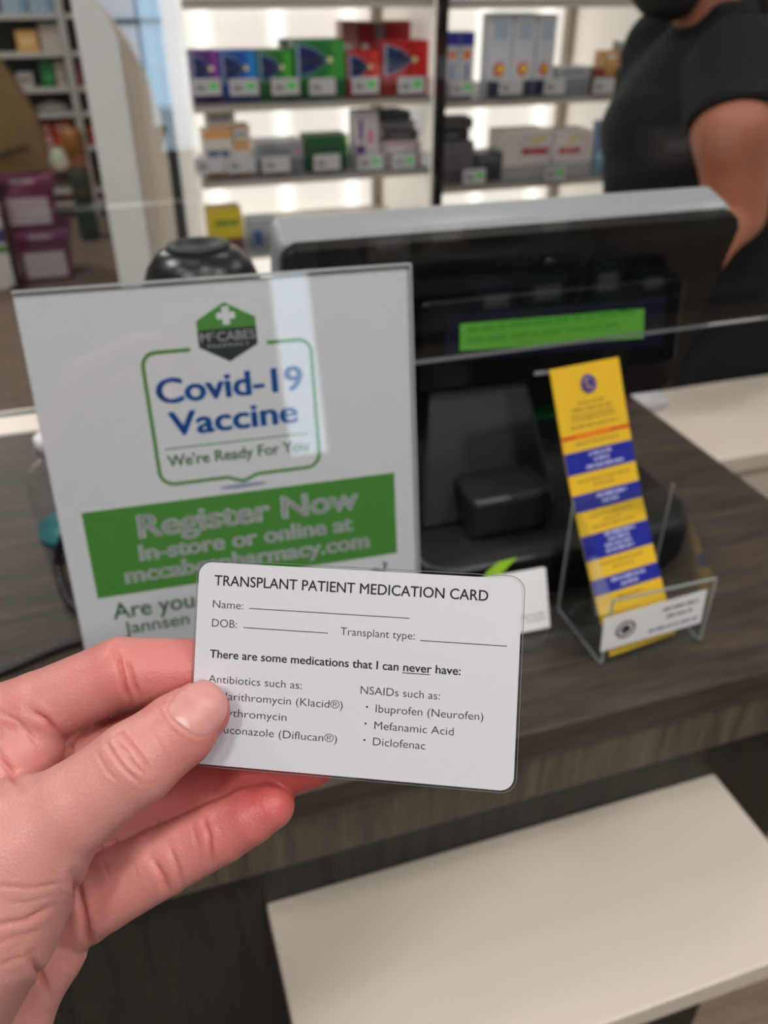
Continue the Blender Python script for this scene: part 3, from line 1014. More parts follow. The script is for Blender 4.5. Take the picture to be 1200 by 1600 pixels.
def gum(px0, px1, pytop, rgb, rgb2, label, z=Z1[1], zz=None):
    o, w, h = carton('gum_carton', px0, px1, pytop, z + 0.0008, rgb, label, 'carton', depth=0.07, group='gum cartons on the lit shelf')
    v0, v1 = h * 0.36, h * 0.96
    # swoosh of lighter colour, white-edged navy triangle pointing right, white name in it
    flat('colour_swoosh', [(w * 0.10, v0), (w * 0.495, v0), (w * 0.495, v1), (w * 0.2, v1), (w * 0.3, (v0 + v1) / 2)], mat('card_%d_%d_%d' % rgb2, rgb2, 0.4), o, 'XZ', 0.0004)
    vm = (v0 + v1) / 2
    tri = lambda s: [(-w * 0.44 * s - 0.002, vm - h * 0.30 * s), (-w * 0.10 * s, vm - h * 0.20 * s), (w * 0.17 * s, vm), (-w * 0.10 * s, vm + h * 0.20 * s), (-w * 0.44 * s - 0.002, vm + h * 0.30 * s)]
    flat('logo_edge', tri(1.0), mat('pale_blue_print', (150, 175, 205), 0.4), o, 'XZ', 0.0007)
    flat('logo_triangle', tri(0.88), M_navy, o, 'XZ', 0.0010)
    text('nicorette', -w * 0.41, w * 0.08, vm - h * 0.045, h * 0.10, M_pw, o, 'XZ', 0.0013, 0.02)
    flats('logo_spark', ring(w * 0.20, vm, 0, h * 0.055, 10), mat('pale_yellow_print', (236, 232, 170), 0.4), o, 'XZ', 0.0012)
    return o


gum(298, 342, 79, (92, 40, 128), (140, 60, 168), 'purple gum carton at the left end of the lit shelf')
gum(344, 401, 79, (28, 84, 178), (30, 140, 220), 'blue gum carton beside the purple one')
gum(403, 457, 78, (42, 118, 52), (70, 176, 52), 'small green gum carton beside the blue one')
gum(459, 539, 62, (28, 122, 52), (62, 160, 60), 'large green gum carton in the middle of the lit shelf')
gum(543, 594, 80, (196, 36, 34), (220, 50, 44), 'small red gum carton beside the large green one')
gum(597, 670, 64, (190, 30, 36), (216, 44, 44), 'large red gum carton next to the black post')
c, w, h = carton('gum_carton', 442, 468, 62, Z1[1] + 0.0008, (18, 64, 42), 'dark green carton half hidden behind the small green gum carton', y=YF + 0.12, group='cartons at the back of the lit shelf')
flat('print_patch', rect(-w * 0.1, w * 0.3, h * 0.8, h * 0.93), M_pw, c, 'XZ', 0.0005)
for (a, b, tp, rgb, lab) in ((534, 560, 33, (206, 150, 146), 'pale pink carton high behind the small red gum carton'), (561, 585, 34, (176, 60, 56), 'brick red carton with a white patch behind the small red gum carton'),
                             (586, 602, 36, (150, 140, 142), 'grey carton behind the gap between the red gum cartons'), (603, 642, 33, (178, 30, 34), 'deep red carton behind the large red gum carton')):
    c, w, h = carton('tall_carton', a, b, tp, Z1[1] + 0.0008, rgb, lab, y=YF + 0.15, group='cartons at the back of the lit shelf')
    flat('print_patch', rect(-w * 0.35, w * 0.1, h * 0.55, h * 0.68), M_pw, c, 'XZ', 0.0005)

# second shelf of the left bay
def striped(px0, px1, pytop, z, label, hh=None, y=YF + 0.02):
    o, w, h = carton('tablet_carton', px0, px1, pytop, z, (214, 210, 206), label, y=y, depth=0.06, group='white and orange tablet cartons', h=hh)
    flats('orange_stripe', [rect(-w * 0.49, w * 0.49, h * 0.02, h * 0.20), rect(-w * 0.49, w * 0.49, h * 0.82, h * 0.99)], mat('orange_print', (222, 160, 100), 0.4), o, 'XZ', 0.0004)
    flats('small_print', words(-w * 0.40, w * 0.36, h * 0.42, h * 0.20, 66, 0.08), mat('blue_grey_print', (96, 112, 146), 0.4), o, 'XZ', 0.0007)
    return o, h


o, h0 = striped(317, 364, 203, Z1[2] + 0.0008, 'lower large white and orange tablet carton at the left end')
striped(323, 368, 172, Z1[2] + 0.002 + h0, 'upper large white and orange tablet carton stacked at the left end')
o, h0 = striped(366, 392, 224, Z1[2] + 0.0008, 'lower small white and orange tablet carton')
striped(366, 392, 196, Z1[2] + 0.002 + h0, 'upper small white and orange tablet carton')
c, w, h = carton('silver_carton', 399, 475, 222, Z1[2] + 0.0008, (150, 152, 160), 'wide silver grey carton on the second lit shelf', depth=0.08, rough=0.3)
flats('print_line', [rect(-w * 0.40, w * 0.2, h * 0.62, h * 0.76), rect(-w * 0.40, -w * 0.05, h * 0.82, h * 0.9)], mat('slate_print', (110, 116, 130), 0.5), c, 'XZ', 0.0004)
flats('pink_dot', ring(w * 0.36, h * 0.68, 0, h * 0.09, 12), mat('pink_print', (210, 120, 160), 0.5), c, 'XZ', 0.0005)
c, w, h = carton('green_carton', 478, 545, 212, Z1[2] + 0.0008, (30, 92, 48), 'dark green carton with white lettering on the second lit shelf', depth=0.07)
text('BUSCOPAN', -w * 0.42, w * 0.36, h * 0.58, h * 0.17, M_pw, c, 'XZ', 0.0005, 0.02)
flat('lime_corner', [(w * 0.38, h * 0.99), (w * 0.49, h * 0.99), (w * 0.49, h * 0.4), (w * 0.44, h * 0.8)], mat('lime_print', (130, 190, 60), 0.4), c, 'XZ', 0.0005)
c, w, h = carton('pink_carton', 553, 591, 173, Z1[2] + 0.0008, (206, 200, 204), 'tall white carton with purple and pink print on the second lit shelf', depth=0.05)
flats('pink_mark', [rect(w * 0.05, w * 0.3, h * 0.45, h * 0.68)], mat('pink_print', (210, 120, 160), 0.5), c, 'XZ', 0.0005)
flats('purple_mark', [rect(-w * 0.45, -w * 0.05, h * 0.22, h * 0.42), rect(-w * 0.3, -w * 0.15, h * 0.5, h * 0.85)], mat('purple_print', (104, 60, 130), 0.5), c, 'XZ', 0.0005)
c, w, h = carton('flat_carton', 600, 658, 222, Z1[2] + 0.0008, (190, 168, 170), 'low pinkish carton at the right end of the second lit shelf', depth=0.10)
flats('print_line', [rect(-w * 0.4, w * 0.3, h * 0.7, h * 0.8)], M_pw, c, 'XZ', 0.0004)
zt = Z1[2] + 0.0008 + h
for i in range(3):
    o = box('stacked_packet', -0.045, 0.045, 0, 0.09, 0, 0.020, mat(['card_62_58_62', 'card_128_122_122', 'card_70_76_96'][i], [(62, 58, 62), (128, 122, 122), (70, 76, 96)][i], 0.5), None, 0.001,
            loc=(0.735 - 0.004 * i, YF + 0.05 + 0.012 * i, zt + 0.001 + 0.0205 * i), rot=(0, 0, 0.12 * (i - 1)))
    tag(o, ['dark packet at the bottom of the stack on the pinkish carton', 'grey packet in the middle of the stack on the pinkish carton', 'slate blue packet on top of the stack on the pinkish carton'][i], 'packet', 'stacked packets')
    flats('print_line', [rect(-0.03, 0.02, 0.006, 0.013)], M_tgrey, o, 'XZ', 0.0004)

# third shelf of the left bay
c, w, h = carton('yellow_carton', 324, 379, 326, Z1[3] + 0.0008, (214, 190, 40), 'yellow carton with green lettering on the lowest lit shelf', depth=0.06, side=(190, 160, 40))
flat('maroon_base', rect(-w * 0.495, w * 0.495, h * 0.01, h * 0.30), mat('maroon_print', (132, 50, 66), 0.4), c, 'XZ', 0.0004)
flats('small_print', words(-w * 0.30, w * 0.36, h * 0.60, h * 0.16, 65, 0.1), mat('green_print', (86, 140, 40), 0.4), c, 'XZ', 0.0005)
c, w, h = carton('blue_carton', 389, 432, 342, Z1[3] + 0.0008, (170, 176, 190), 'blue and white carton on the lowest lit shelf beside the monitor', depth=0.05)
flats('blue_panel', [rect(-w * 0.38, -w * 0.02, h * 0.08, h * 0.62)], mat('mid_blue_print', (50, 92, 156), 0.4), c, 'XZ', 0.0004)

# right bay, upper shelf
for i, (a, b) in enumerate(((697, 718), (719, 742))):
    c, w, h = carton('blue_white_carton', a, b, 50, Z2[1] + 0.0008, (196, 202, 216), ['slim white carton with blue top, nearer the black post', 'slim white carton with blue top, second from the black post'][i], depth=0.05, group='slim blue-topped cartons')
    flat('blue_top', rect(-w * 0.495, w * 0.495, h * 0.80, h * 0.995), mat('royal_blue_print', (24, 52, 156), 0.4), c, 'XZ', 0.0004)
    flats('orange_dot', ring(0, h * 0.66, 0, w * 0.32, 14), mat('orange_dot_print', (226, 130, 50), 0.4), c, 'XZ', 0.0005)
    flats('blue_mark', [rect(-w * 0.12, w * 0.12, h * 0.30, h * 0.54)], mat('mid_blue_print', (50, 92, 156), 0.4), c, 'XZ', 0.0005)
for i, (a, b, tp) in enumerate(((766, 803, 21), (804, 840, 21), (841, 871, 23))):
    c, w, h = carton('tall_white_carton', a, b, tp, Z2[1] + 0.0008, (204, 208, 216), ['leftmost tall white carton with red and yellow spot', 'middle tall white carton with red and yellow spot', 'rightmost tall white carton with red and yellow spot'][i], depth=0.05, group='tall white cartons with red spots')
    flat('blue_base', rect(-w * 0.495, w * 0.495, h * 0.005, h * 0.20), M_navy, c, 'XZ', 0.0004)
    flats('red_spot', ring(0, h * 0.34, 0, w * 0.27, 16), mat('red_spot_print', (206, 48, 40), 0.4), c, 'XZ', 0.0005)
    flats('yellow_spot', ring(w * 0.05, h * 0.345, 0, w * 0.16, 14), mat('yellow_spot_print', (240, 200, 70), 0.4), c, 'XZ', 0.0007)
    flats('pale_print', [rect(-w * 0.3, w * 0.3, h * 0.70, h * 0.90)], mat('pale_blue_wash', (170, 186, 206), 0.4), c, 'XZ', 0.0005)
c, w, h = carton('grey_carton', 872, 922, 105, Z2[1] + 0.0008, (168, 170, 176), 'low grey carton with blue print right of the tall white cartons', depth=0.06)
flats('print_line', [rect(-w * 0.38, w * 0.3, h * 0.74, h * 0.9)], mat('slate_print', (110, 116, 130), 0.5), c, 'XZ', 0.0004)
c, w, h = carton('brown_carton', 926, 962, 106, Z2[1] + 0.0008, (120, 96, 80), 'low brown carton with red and yellow top on the right lit bay', depth=0.06)
flats('red_panel', [rect(-w * 0.45, 0, h * 0.70, h * 0.97)], mat('red_card', (150, 50, 40), 0.5), c, 'XZ', 0.0004)
flats('yellow_panel', [rect(0, w * 0.45, h * 0.70, h * 0.97)], mat('ochre_print', (190, 140, 50), 0.5), c, 'XZ', 0.0004)
c, w, h = carton('olive_carton', 966, 996, 107, Z2[1] + 0.0008, (86, 86, 78), 'low dark olive carton at the right end of the lit bay', depth=0.06)
flats('print_line', [rect(-w * 0.3, w * 0.3, h * 0.75, h * 0.88)], M_tgrey, c, 'XZ', 0.0004)
c, w, h = carton('orange_carton', 942, 966, 80, Z2[1] + 0.0008, (216, 158, 84), 'small orange carton behind the low brown carton', y=YF + 0.13, depth=0.05)
flats('print_line', [rect(-w * 0.3, w * 0.3, h * 0.8, h * 0.9)], M_pw, c, 'XZ', 0.0004)
c, w, h = carton('grey_white_carton', 970, 988, 65, Z2[1] + 0.0008, (140, 146, 142), 'tall grey green carton behind the dark olive one', y=YF + 0.13, depth=0.05)
flats('white_strip', [rect(-w * 0.48, -w * 0.1, h * 0.3, h * 0.98)], M_pw, c, 'XZ', 0.0004)
# right bay, lower shelf
for i, (a, b, tp, rgb, lab) in enumerate(((692, 741, 222, (104, 102, 106), 'grey carton at the left end of the lower right shelf'), (744, 785, 240, (70, 74, 84), 'dark grey low carton left of the white pair'))):
    c, w, h = carton('grey_carton', a, b, tp, Z2[2] + 0.0008, rgb, lab, depth=0.08)
    flats('print_line', [rect(-w * 0.4, w * 0.3, h * 0.74, h * 0.86)], M_tgrey, c, 'XZ', 0.0004)
    if i == 0:
        for k in range(2):
            o = box('dark_packet', -0.04, 0.04, 0, 0.08, 0, 0.024, mat(['card_50_52_66', 'card_96_86_84'][k], [(50, 52, 66), (96, 86, 84)][k], 0.5), None, 0.001, loc=(c.location.x - 0.004 + 0.01 * k, YF + 0.04 + 0.01 * k, c.location.z + h + 0.001 + 0.025 * k), rot=(0, 0, 0.1 - 0.2 * k))
            tag(o, ['navy packet lying on the grey carton beside the black post', 'taupe packet on top of the navy packet beside the black post'][k], 'packet')
            flats('print_line', [rect(-0.03, 0.01, 0.008, 0.016)], M_tgrey, o, 'XZ', 0.0004)
for i, (a, b) in enumerate(((787, 863), (865, 928))):
    c, w, h = carton('white_red_carton', a, b, 206, Z2[2] + 0.0008, (214, 206, 204), ['white carton with red lettering and yellow slash, left of the pair', 'white carton with red lettering and yellow slash, right of the pair'][i], depth=0.10, group='white cartons with red lettering')
    u0 = -w * 0.12 if i == 0 else -w * 0.38
    flats('small_print', words(u0, u0 + w * 0.56, h * 0.52, h * 0.15, 67, 0.06), mat('crimson_print', (176, 48, 66), 0.4), c, 'XZ', 0.0005)
    flat('yellow_slash', [(u0 + w * 0.18, h * 0.74), (u0 + w * 0.3, h * 0.74), (u0 + w * 0.52, h * 0.96), (u0 + w * 0.40, h * 0.96)], mat('yellow_slash_print', (216, 200, 60), 0.4), c, 'XZ', 0.0005)
M_pblu = mat('pale_blue_pack', (116, 150, 206), 0.35)
for i in range(4):
    px = 934 + 15 * i
    c, w, h = carton('blue_pack', px, px + 14, 190, Z2[2] + 0.0008, (124, 154, 204), ['first slim pale blue pack beside the white pair', 'second slim pale blue pack beside the white pair', 'third slim pale blue pack beside the white pair', 'slim pale blue pack nearest the person in black'][i], 'pack', y=YF + 0.03 + 0.004 * i, depth=0.03, group='slim pale blue packs')
    flats('yellow_tip', [[(-w * 0.3, h * 0.98), (0, h * 0.86), (w * 0.3, h * 0.98)]], mat('yellow_spot_print', (240, 200, 70), 0.4), c, 'XZ', 0.0005)
    flats('pale_base', [rect(-w * 0.48, w * 0.48, h * 0.05, h * 0.42)], mat('pale_cyan_print', (150, 196, 214), 0.4), c, 'XZ', 0.0005)

# ================================================================== stock shelving behind the photographer (mirrored in the clear screen)
bs = thing('stock_shelving', 'dark stock shelving behind the photographer, seen only as a reflection', 'shelving', (1.0, -2.5, 0))
M_dshelf = mat('dark_shelf_metal', (92, 88, 84), 0.5)
box('back', 0.0, 2.2, -0.02, 0.0, 0.0, 1.9, mat('dark_backing', (70, 74, 72), 0.7), bs)
for x in (0.0, 1.08, 2.165):
    box('upright', x, x + 0.035, 0.0, 0.36, 0.0, 1.9, M_dshelf, bs)
BZ = (0.10, 0.40, 0.70, 1.00, 1.30, 1.60)
for z in BZ:
    box('shelf', 0.036, 1.079, 0.001, 0.38, z - 0.025, z, M_dshelf, bs)
    box('shelf', 1.116, 2.164, 0.001, 0.38, z - 0.025, z, M_dshelf, bs)
_rn = random.Random(3)
STOCK = {'brick red': (150, 60, 54), 'off-white': (170, 164, 158), 'slate blue': (70, 96, 130), 'tan': (120, 110, 96), 'sea green': (60, 110, 80)}
for zi, z in enumerate(BZ[:5]):
    for k in range(4):
        bay = _rn.random() < 0.5
        cn = _rn.choice(list(STOCK))
        w, h = _rn.uniform(0.08, 0.118), _rn.uniform(0.12, 0.2)
        o = box('stock_carton', -w, w, 0.0, 0.16, 0.0, h, mat('stock_' + cn.replace(' ', '_'), STOCK[cn], 0.4), None, 0.002, loc=(1.17 + 0.255 * k + (1.08 if bay else 0.0), -2.5 + 0.18, z + 0.001))
        tag(o, '%s carton, %s slot of the %s stock shelf, %s bay, mirrored in the screen' % (cn, ('first', 'second', 'third', 'fourth')[k], ('lowest', 'second', 'third', 'fourth', 'fifth')[zi], 'farther' if bay else 'nearer'), 'carton', 'reflected stock cartons')
        box('label_patch', -w * 0.6, w * 0.6, 0.1605, 0.1615, h * 0.3, h * 0.7, M_paper, o)

# ================================================================== white end panel and pale blue stand-in for the window's reflection, left of the shelving
YP = 1.78
ep = thing('white_end_panel', 'tall white display panel with rounded top standing behind the poster', 'panel', (0.06, YP, 0))
xl = 0.0 - 0.06
def curve_top(xr, za, zb, xt):
    return [(xr + (xt - xr) * (1 - math.cos(a * math.pi / 16)), za + (zb - za) * math.sin(a * math.pi / 16)) for a in range(9)]
prism('white_face', [(xl, 0.0), (0.070 - 0.06, 0.0)] + [(0.070 - 0.06, 1.30)] + [(0.055 - 0.06, 1.335), (0.030 - 0.06, 1.362), (0.0 - 0.05, 1.385), (xl, 1.39)], 0.0, 0.02, M_white, ep, 'Y', 0.002)
prism('beige_return', [(0.020 - 0.06, 0.0), (0.128 - 0.06, 0.0), (0.129 - 0.06, 0.93), (0.132 - 0.06, 1.08), (0.128 - 0.06, 1.17), (0.112 - 0.06, 1.24), (0.086 - 0.06, 1.30), (0.055 - 0.06, 1.345), (0.02 - 0.06, 1.375)], 0.022, 0.06, mat('warm_beige_panel', (206, 196, 184), 0.5), ep, 'Y', 0.002)

YC = 2.62
cbn = thing('reflection_cabinet', 'tall cabinet, pale blue painted in for a window reflection, black lower half, beside shelves', 'cabinet', (0.0, YC, 0))
M_pb = mat('reflection_blue', (150, 184, 212), 0.2, emit=0.12, var=0.06, scale=8)  # pale blue and faint glow paint in the window's reflection on the screen
M_pb2 = mat('reflection_pale', (204, 214, 230), 0.3, emit=0.15, var=0.04, scale=8)
box('body', 0.0, 0.302, 0.03, 0.45, 0.0, 2.0, M_dark, cbn)
box('reflection_side', 0.002, 0.155, 0.0, 0.028, 1.02, 1.98, M_pb2, cbn, 0.002)
for k in range(3):
    box('reflection_strip', 0.158 + 0.047 * k, 0.203 + 0.047 * k, 0.0, 0.028, 1.08, 1.98, M_pb, cbn, 0.002)
for z in (1.285, 1.075):
    box('rail', 0.004, 0.298, -0.008, -0.0005, z, z + 0.012, mat('steel_blue_rail', (90, 110, 130), 0.4), cbn, 0.001)
for k in range(2):
    box('lower_door', 0.16 + 0.07 * k, 0.227 + 0.07 * k, 0.0, 0.028, 0.08, 1.015, M_black, cbn, 0.003)

# ================================================================== far left of the shop
YS = 6.2
M_wshelf = mat('white_shelf_metal', (186, 184, 180), 0.5)
M_dback = mat('dark_backing', (70, 74, 72), 0.7)
xr = ony(110, 80, YS)[0]
def far_unit(label, xa, xb, shared=False):
    t = thing('white_shelving', label, 'shelving', (xa, YS, 0), group='white shelving far left')
    zz = [ony(60, p, YS)[2] for p in (22, 82, 138, 178, 232, 300)]
    box('back', 0.02, xb - xa - 0.02, 0.36, 0.38, 0, 1.9, M_dback, t)
    for x in ((xb - xa - 0.045,) if shared else (0.0, xb - xa - 0.045)):
        box('upright', x, x + 0.045, 0.0, 0.36, 0, 1.9, M_wshelf, t, 0.003)
    for z in zz + [0.10]:
        box('shelf', 0.002 if shared else 0.0455, xb - xa - 0.0455, -0.01, 0.355, z - 0.028, z, M_wshelf, t, 0.003)
    return zz


ZZ = far_unit('far white shelving with orange and green boxes, left of the white panel', xr - 1.1, xr)
far_unit('far white shelving seen as a sliver beside the white panel', xr + 0.002, xr + 1.1, True)


def far_box(name, px0, px1, pytop, shelf, rgb, label, patch=None, y=YS + 0.03, cat='box', group=None):
    c, w, h = carton(name, px0, px1, pytop, ZZ[shelf] + 0.001, rgb, label, cat, y=y, depth=0.12, group=group)
    if patch:
        flats('print_patch', [rect(w * a, w * b, h * d, h * e) for a, b, d, e in patch[1]], mat('card_%d_%d_%d' % patch[0], patch[0], 0.5), c, 'XZ', 0.001)
    return c


far_box('blue_box', 0, 40, -20, 0, (150, 172, 190), 'pale blue box on the top far shelf, left one', ((120, 150, 176), [(0.2, 0.48, 0.05, 0.6)]), group='pale blue boxes far left')
far_box('blue_box', 43, 82, -20, 0, (150, 172, 190), 'pale blue box on the top far shelf, right one', ((120, 150, 176), [(0.2, 0.48, 0.05, 0.6)]), group='pale blue boxes far left')
far_box('orange_box', 26, 60, 47, 1, (214, 166, 102), 'pale orange box on the far white shelving', ((226, 190, 140), [(-0.3, 0.3, 0.3, 0.7)]))
far_box('white_box', 62, 93, 38, 1, (186, 178, 170), 'white box with an orange dot on the far white shelving', ((200, 150, 110), [(-0.3, -0.15, 0.5, 0.66)]))
far_box('green_box', 64, 85, 97, 2, (22, 116, 58), 'small bright green box on the far white shelving', ((60, 150, 90), [(-0.3, 0.3, 0.3, 0.5)]))
far_box('white_carton', 87, 102, 97, 2, (176, 166, 154), 'whitish carton right of the bright green box', ((150, 140, 130), [(-0.3, 0.3, 0.3, 0.5)]))
far_box('white_carton', 28, 54, 113, 2, (170, 166, 162), 'white carton with a dark slot left of the bright green box', ((70, 60, 55), [(-0.4, 0.3, 0.45, 0.6)]))
bw = thing('white_bag', 'white rounded bag on the far shelf above the red cartons', 'bag', (float(ony(82, 170, YS + 0.1)[0]), YS + 0.12, ZZ[3] + 0.001))
lathe('bag_body', [(0.09, 0.0), (0.110, 0.012), (0.100, 0.03), (0.07, 0.046), (0.03, 0.054), (0.001, 0.056)], M_wshelf, bw, 20, sy=0.7)
lathe('knot', [(0.012, 0.053), (0.016, 0.058), (0.001, 0.061)], M_white, bw, 12)
for i, (a, b, tp) in enumerate(((52, 84, 194), (86, 116, 192))):
    far_box('red_white_box', a, b, tp, 4, (200, 70, 46), ['orange red box with a white label, left of the pair on the far shelf', 'orange red box with a white label, right of the pair on the far shelf'][i], ((190, 160, 156), [(-0.36, 0.36, 0.62, 0.92), (-0.1, 0.40, 0.12, 0.48)]), group='orange red boxes far left')
far_box('red_strip_box', 140, 150, 196, 4, (190, 74, 46), 'narrow orange red box on the sliver of shelving by the white panel', ((150, 60, 40), [(-0.3, 0.3, 0.4, 0.6)]))
far_box('maroon_strip_box', 118, 128, 97, 2, (150, 80, 84), 'narrow maroon box on the sliver of shelving by the white panel', ((90, 40, 40), [(-0.3, 0.3, 0.6, 0.9)]))

# stacked purple totes with a brown paper sack, on the floor
M_purple = mat('purple_plastic', (104, 38, 84), 0.4, var=0.06)
M_purpled = mat('purple_plastic_rim', (118, 46, 98), 0.4)
M_tlabel = mat('tote_label', (188, 180, 186), 0.5)
YT = 4.78
tl, tr = ony(14, 380, YT)[0], ony(106, 380, YT)[0]
tw = (tr - tl)
def tote(label, z0, h, dx):
    t = thing('purple_tote', label, 'tote', ((tl + tr) / 2 + dx, YT, z0), group='stacked purple totes')
    bmt = bmesh.new()
    secs = [(0.43, 0.0), (0.485, 1.0)]
    rg = []
    for s, zz in secs:
        rg.append([bmt.verts.new((tw * s * sx, (0.2 + (s - 0.43) * tw * sy) if sy < 0 else 0.45, h * zz)) for sx, sy in ((-1, -1), (1, -1), (1, 1), (-1, 1))])
    for k in range(4):
        bmt.faces.new((rg[0][k], rg[0][(k + 1) % 4], rg[1][(k + 1) % 4], rg[1][k]))
    bmt.faces.new(rg[0][::-1])
    bmt.faces.new(rg[1])
    for v in bmt.verts:
        v.co.y -= 0.2
    bmesh.ops.bevel(bmt, geom=list(bmt.edges), offset=0.012, segments=2, profile=0.5, affect='EDGES')
    bd = bm_obj('body', bmt, M_purple, t)
    box('rim', -tw * 0.53, tw * 0.53, -0.035, 0.27, h * 0.80, h * 0.985, M_purpled, t, 0.008)
    box('label_card', -tw * 0.36, tw * 0.36, -0.024, -0.018, h * 0.10, h * 0.58, M_tlabel, t, 0.002)
    flats('small_print', words(-tw * 0.20, tw * 0.22, h * 0.855, h * 0.07, 63, 0.1), M_tlabel, t, 'XZ', 0.036)
    return t


HT = 0.275
tote('lower purple tote with a white label, on the floor', 0.0, HT, 0.014)
tote('upper purple tote with a white label, under the brown sack', HT + 0.001, HT, -0.014)
M_kraft = mat('kraft_paper', (138, 106, 66), 0.7, var=0.16, scale=9, bump=0.3)
sk = thing('brown_paper_sack', 'brown paper sack leaning on top of the purple totes', 'sack', (float(ony(30, 250, YT)[0]), YT + 0.10, 2 * HT + 0.003))
bms = bmesh.new()
rg = []
for (x0, x1, y0, y1, z) in ((-0.42, 0.135, -0.10, 0.12, 0.0), (-0.44, 0.135, -0.11, 0.13, 0.10), (-0.46, 0.12, -0.10, 0.12, 0.25), (-0.5, 0.055, -0.08, 0.10, 0.40), (-0.52, 0.0, -0.07, 0.09, 0.50), (-0.5, -0.10, -0.02, 0.02, 0.60)):
    rg.append([bms.verts.new(v) for v in ((x0, y0, z), ((x0 + x1) / 2, y0 - 0.015, z), (x1, y0 * 0.8, z), (x1, y1 * 0.8, z), ((x0 + x1) / 2, y1 + 0.01, z), (x0, y1, z))])
for a, b in zip(rg, rg[1:]):
    for k in range(6):
        bms.faces.new((a[k], a[(k + 1) % 6], b[(k + 1) % 6], b[k]))
bms.faces.new(rg[0][::-1])
bms.faces.new(rg[-1])
bm_obj('sack_body', bms, M_kraft, sk)
flats('small_print', [[(x, z + 0.25 * (x + 0.16)) for x, z in r] for r in words(-0.16, 0.06, 0.05, 0.032, 64, 0.1)], mat('dark_brown_print', (70, 56, 40), 0.6), sk, 'XZ', 0.132)
wb_ = thing('white_green_bag', 'crumpled white and green bag beside the brown sack on the tote', 'bag', (float(ony(90, 245, YT)[0]), YT + 0.02, 2 * HT + 0.002))
lathe('bag_body', [(0.032, 0.0), (0.046, 0.02), (0.050, 0.05), (0.036, 0.085), (0.016, 0.105), (0.001, 0.11)], mat('pale_green_bag', (206, 212, 190), 0.5, bump=0.4, scale=20), wb_, 9, smooth=False)
lathe('tie', [(0.016, 0.104), (0.02, 0.112), (0.001, 0.118)], mat('leaf_green_tie', (120, 150, 100), 0.5), wb_, 9)
# things further back beside the totes
ob = thing('amber_tub', 'round amber brown tub behind the purple totes', 'tub', (float(ony(121, 260, 5.6)[0]), 5.6, 0.0))
lathe('stand', [(0.06, 0.0), (0.06, 0.42), (0.055, 0.43)], mat('dark_green_stand', (40, 76, 62), 0.5), ob, 20)
lathe('tub_body', [(0.055, 0.43), (0.065, 0.44), (0.065, 0.60), (0.05, 0.63), (0.001, 0.635)], mat('amber_plastic', (150, 96, 34), 0.35), ob, 20)
wc = thing('white_floor_carton', 'white carton with blue and green bands at the left edge beside the totes', 'carton', (float(ony(2, 400, 4.72)[0]) - 0.06, 4.72, 0))
box('body', -0.12, 0.10, -0.02, 0.2, 0.0, 0.40, M_paper, wc, 0.004)
box('blue_band', -0.121, 0.101, -0.0215, -0.018, 0.24, 0.31, mat('band_blue', (40, 56, 130), 0.5), wc)
box('green_band', -0.121, 0.101, -0.0215, -0.018, 0.19, 0.225, mat('band_green', (60, 150, 70), 0.5), wc)
bp_ = thing('black_trolley_post', 'black trolley post between the white carton and the purple totes', 'post', (float(ony(22, 400, 4.70)[0]) - 0.01, 4.70, 0))
box('upright', -0.014, 0.014, -0.014, 0.014, 0.02, 0.52, M_black, bp_, 0.003, rot=(0, math.radians(2), 0))
box('foot', -0.04, 0.04, -0.05, 0.05, 0.0, 0.02, M_black, bp_, 0.004)

# ================================================================== the medication card
CR = [[0.9004403, 0.2148307, -0.3782261], [-0.4334434, 0.5161572, -0.7387209], [0.0365242, 0.8291137, 0.5578857]]
CC = [0.0403753, 0.1529081, 1.2475998]
card = thing('medication_card', 'white laminated transplant patient medication card held in the hand', 'card')
card.matrix_world = frame_from(CR, CC)
M_card = mat('card_paper', (196, 197, 207), 0.45, var=0.012, scale=300)
M_lam = glass('card_laminate', (0.97, 0.98, 0.98), 1.0, 0.05, 1.45)
prism('paper', round_rect(-0.0425, 0.0425, -0.0267, 0.0267, 0.0035, 8), -0.00035, 0.0, M_card, card)
lamo = round_rect(-0.0432, 0.0432, -0.0274, 0.0274, 0.004, 8)
prism('laminate', lamo, -0.00055, -0.00040, M_lam, card)
ls = stroke(lamo + [lamo[0]], 0.00016)
flats('laminate_edge', ls, mat('laminate_edge_line', (112, 114, 118), 0.25, coat=0.5), card, 'XY', -0.00038)
Lc = 0.00005
T = lambda s, x0, x1, b, cp, bold=0.0, sp=1.0: text(s, x0 * mm, x1 * mm, b * mm, cp * mm, M_ink, card, 'XY', Lc, bold, 'lettering', sp)
T('TRANSPLANT PATIENT MEDICATION CARD', -38.1, 34.1, 20.75, 2.65, 0.009)
T('Name:', -38.2, -29.9, 14.75, 2.05, -0.006)
T('DOB:', -38.2, -31.4, 9.75, 2.05, -0.006)
T('Transplant type:', -3.5, 15.85, 9.75, 2.0, -0.006)
T('There are some medications that I can never have:', -38.4, 28.0, 1.55, 2.1, 0.014)
T('Antibiotics such as:', -38.4, -13.1, -5.0, 2.0, -0.006)
T('NSAIDs such as:', 2.5, 23.0, -5.05, 2.0, -0.006)
T('Clarithromycin (Klacid®)', -35.8, -2.0, -9.3, 2.0, -0.006)
T('Erythromycin', -35.8, -16.75, -13.6, 2.0, -0.006)
T('Fluconazole (Diflucan®)', -35.8, -3.1, -18.1, 2.0, -0.006)
T('Ibuprofen (Neurofen)', 6.65, 34.2, -9.5, 2.0, -0.006)
T('Mefanamic Acid', 6.5, 26.9, -13.85, 2.0, -0.006)
T('Diclofenac', 6.35, 19.85, -18.0, 2.0, -0.006)
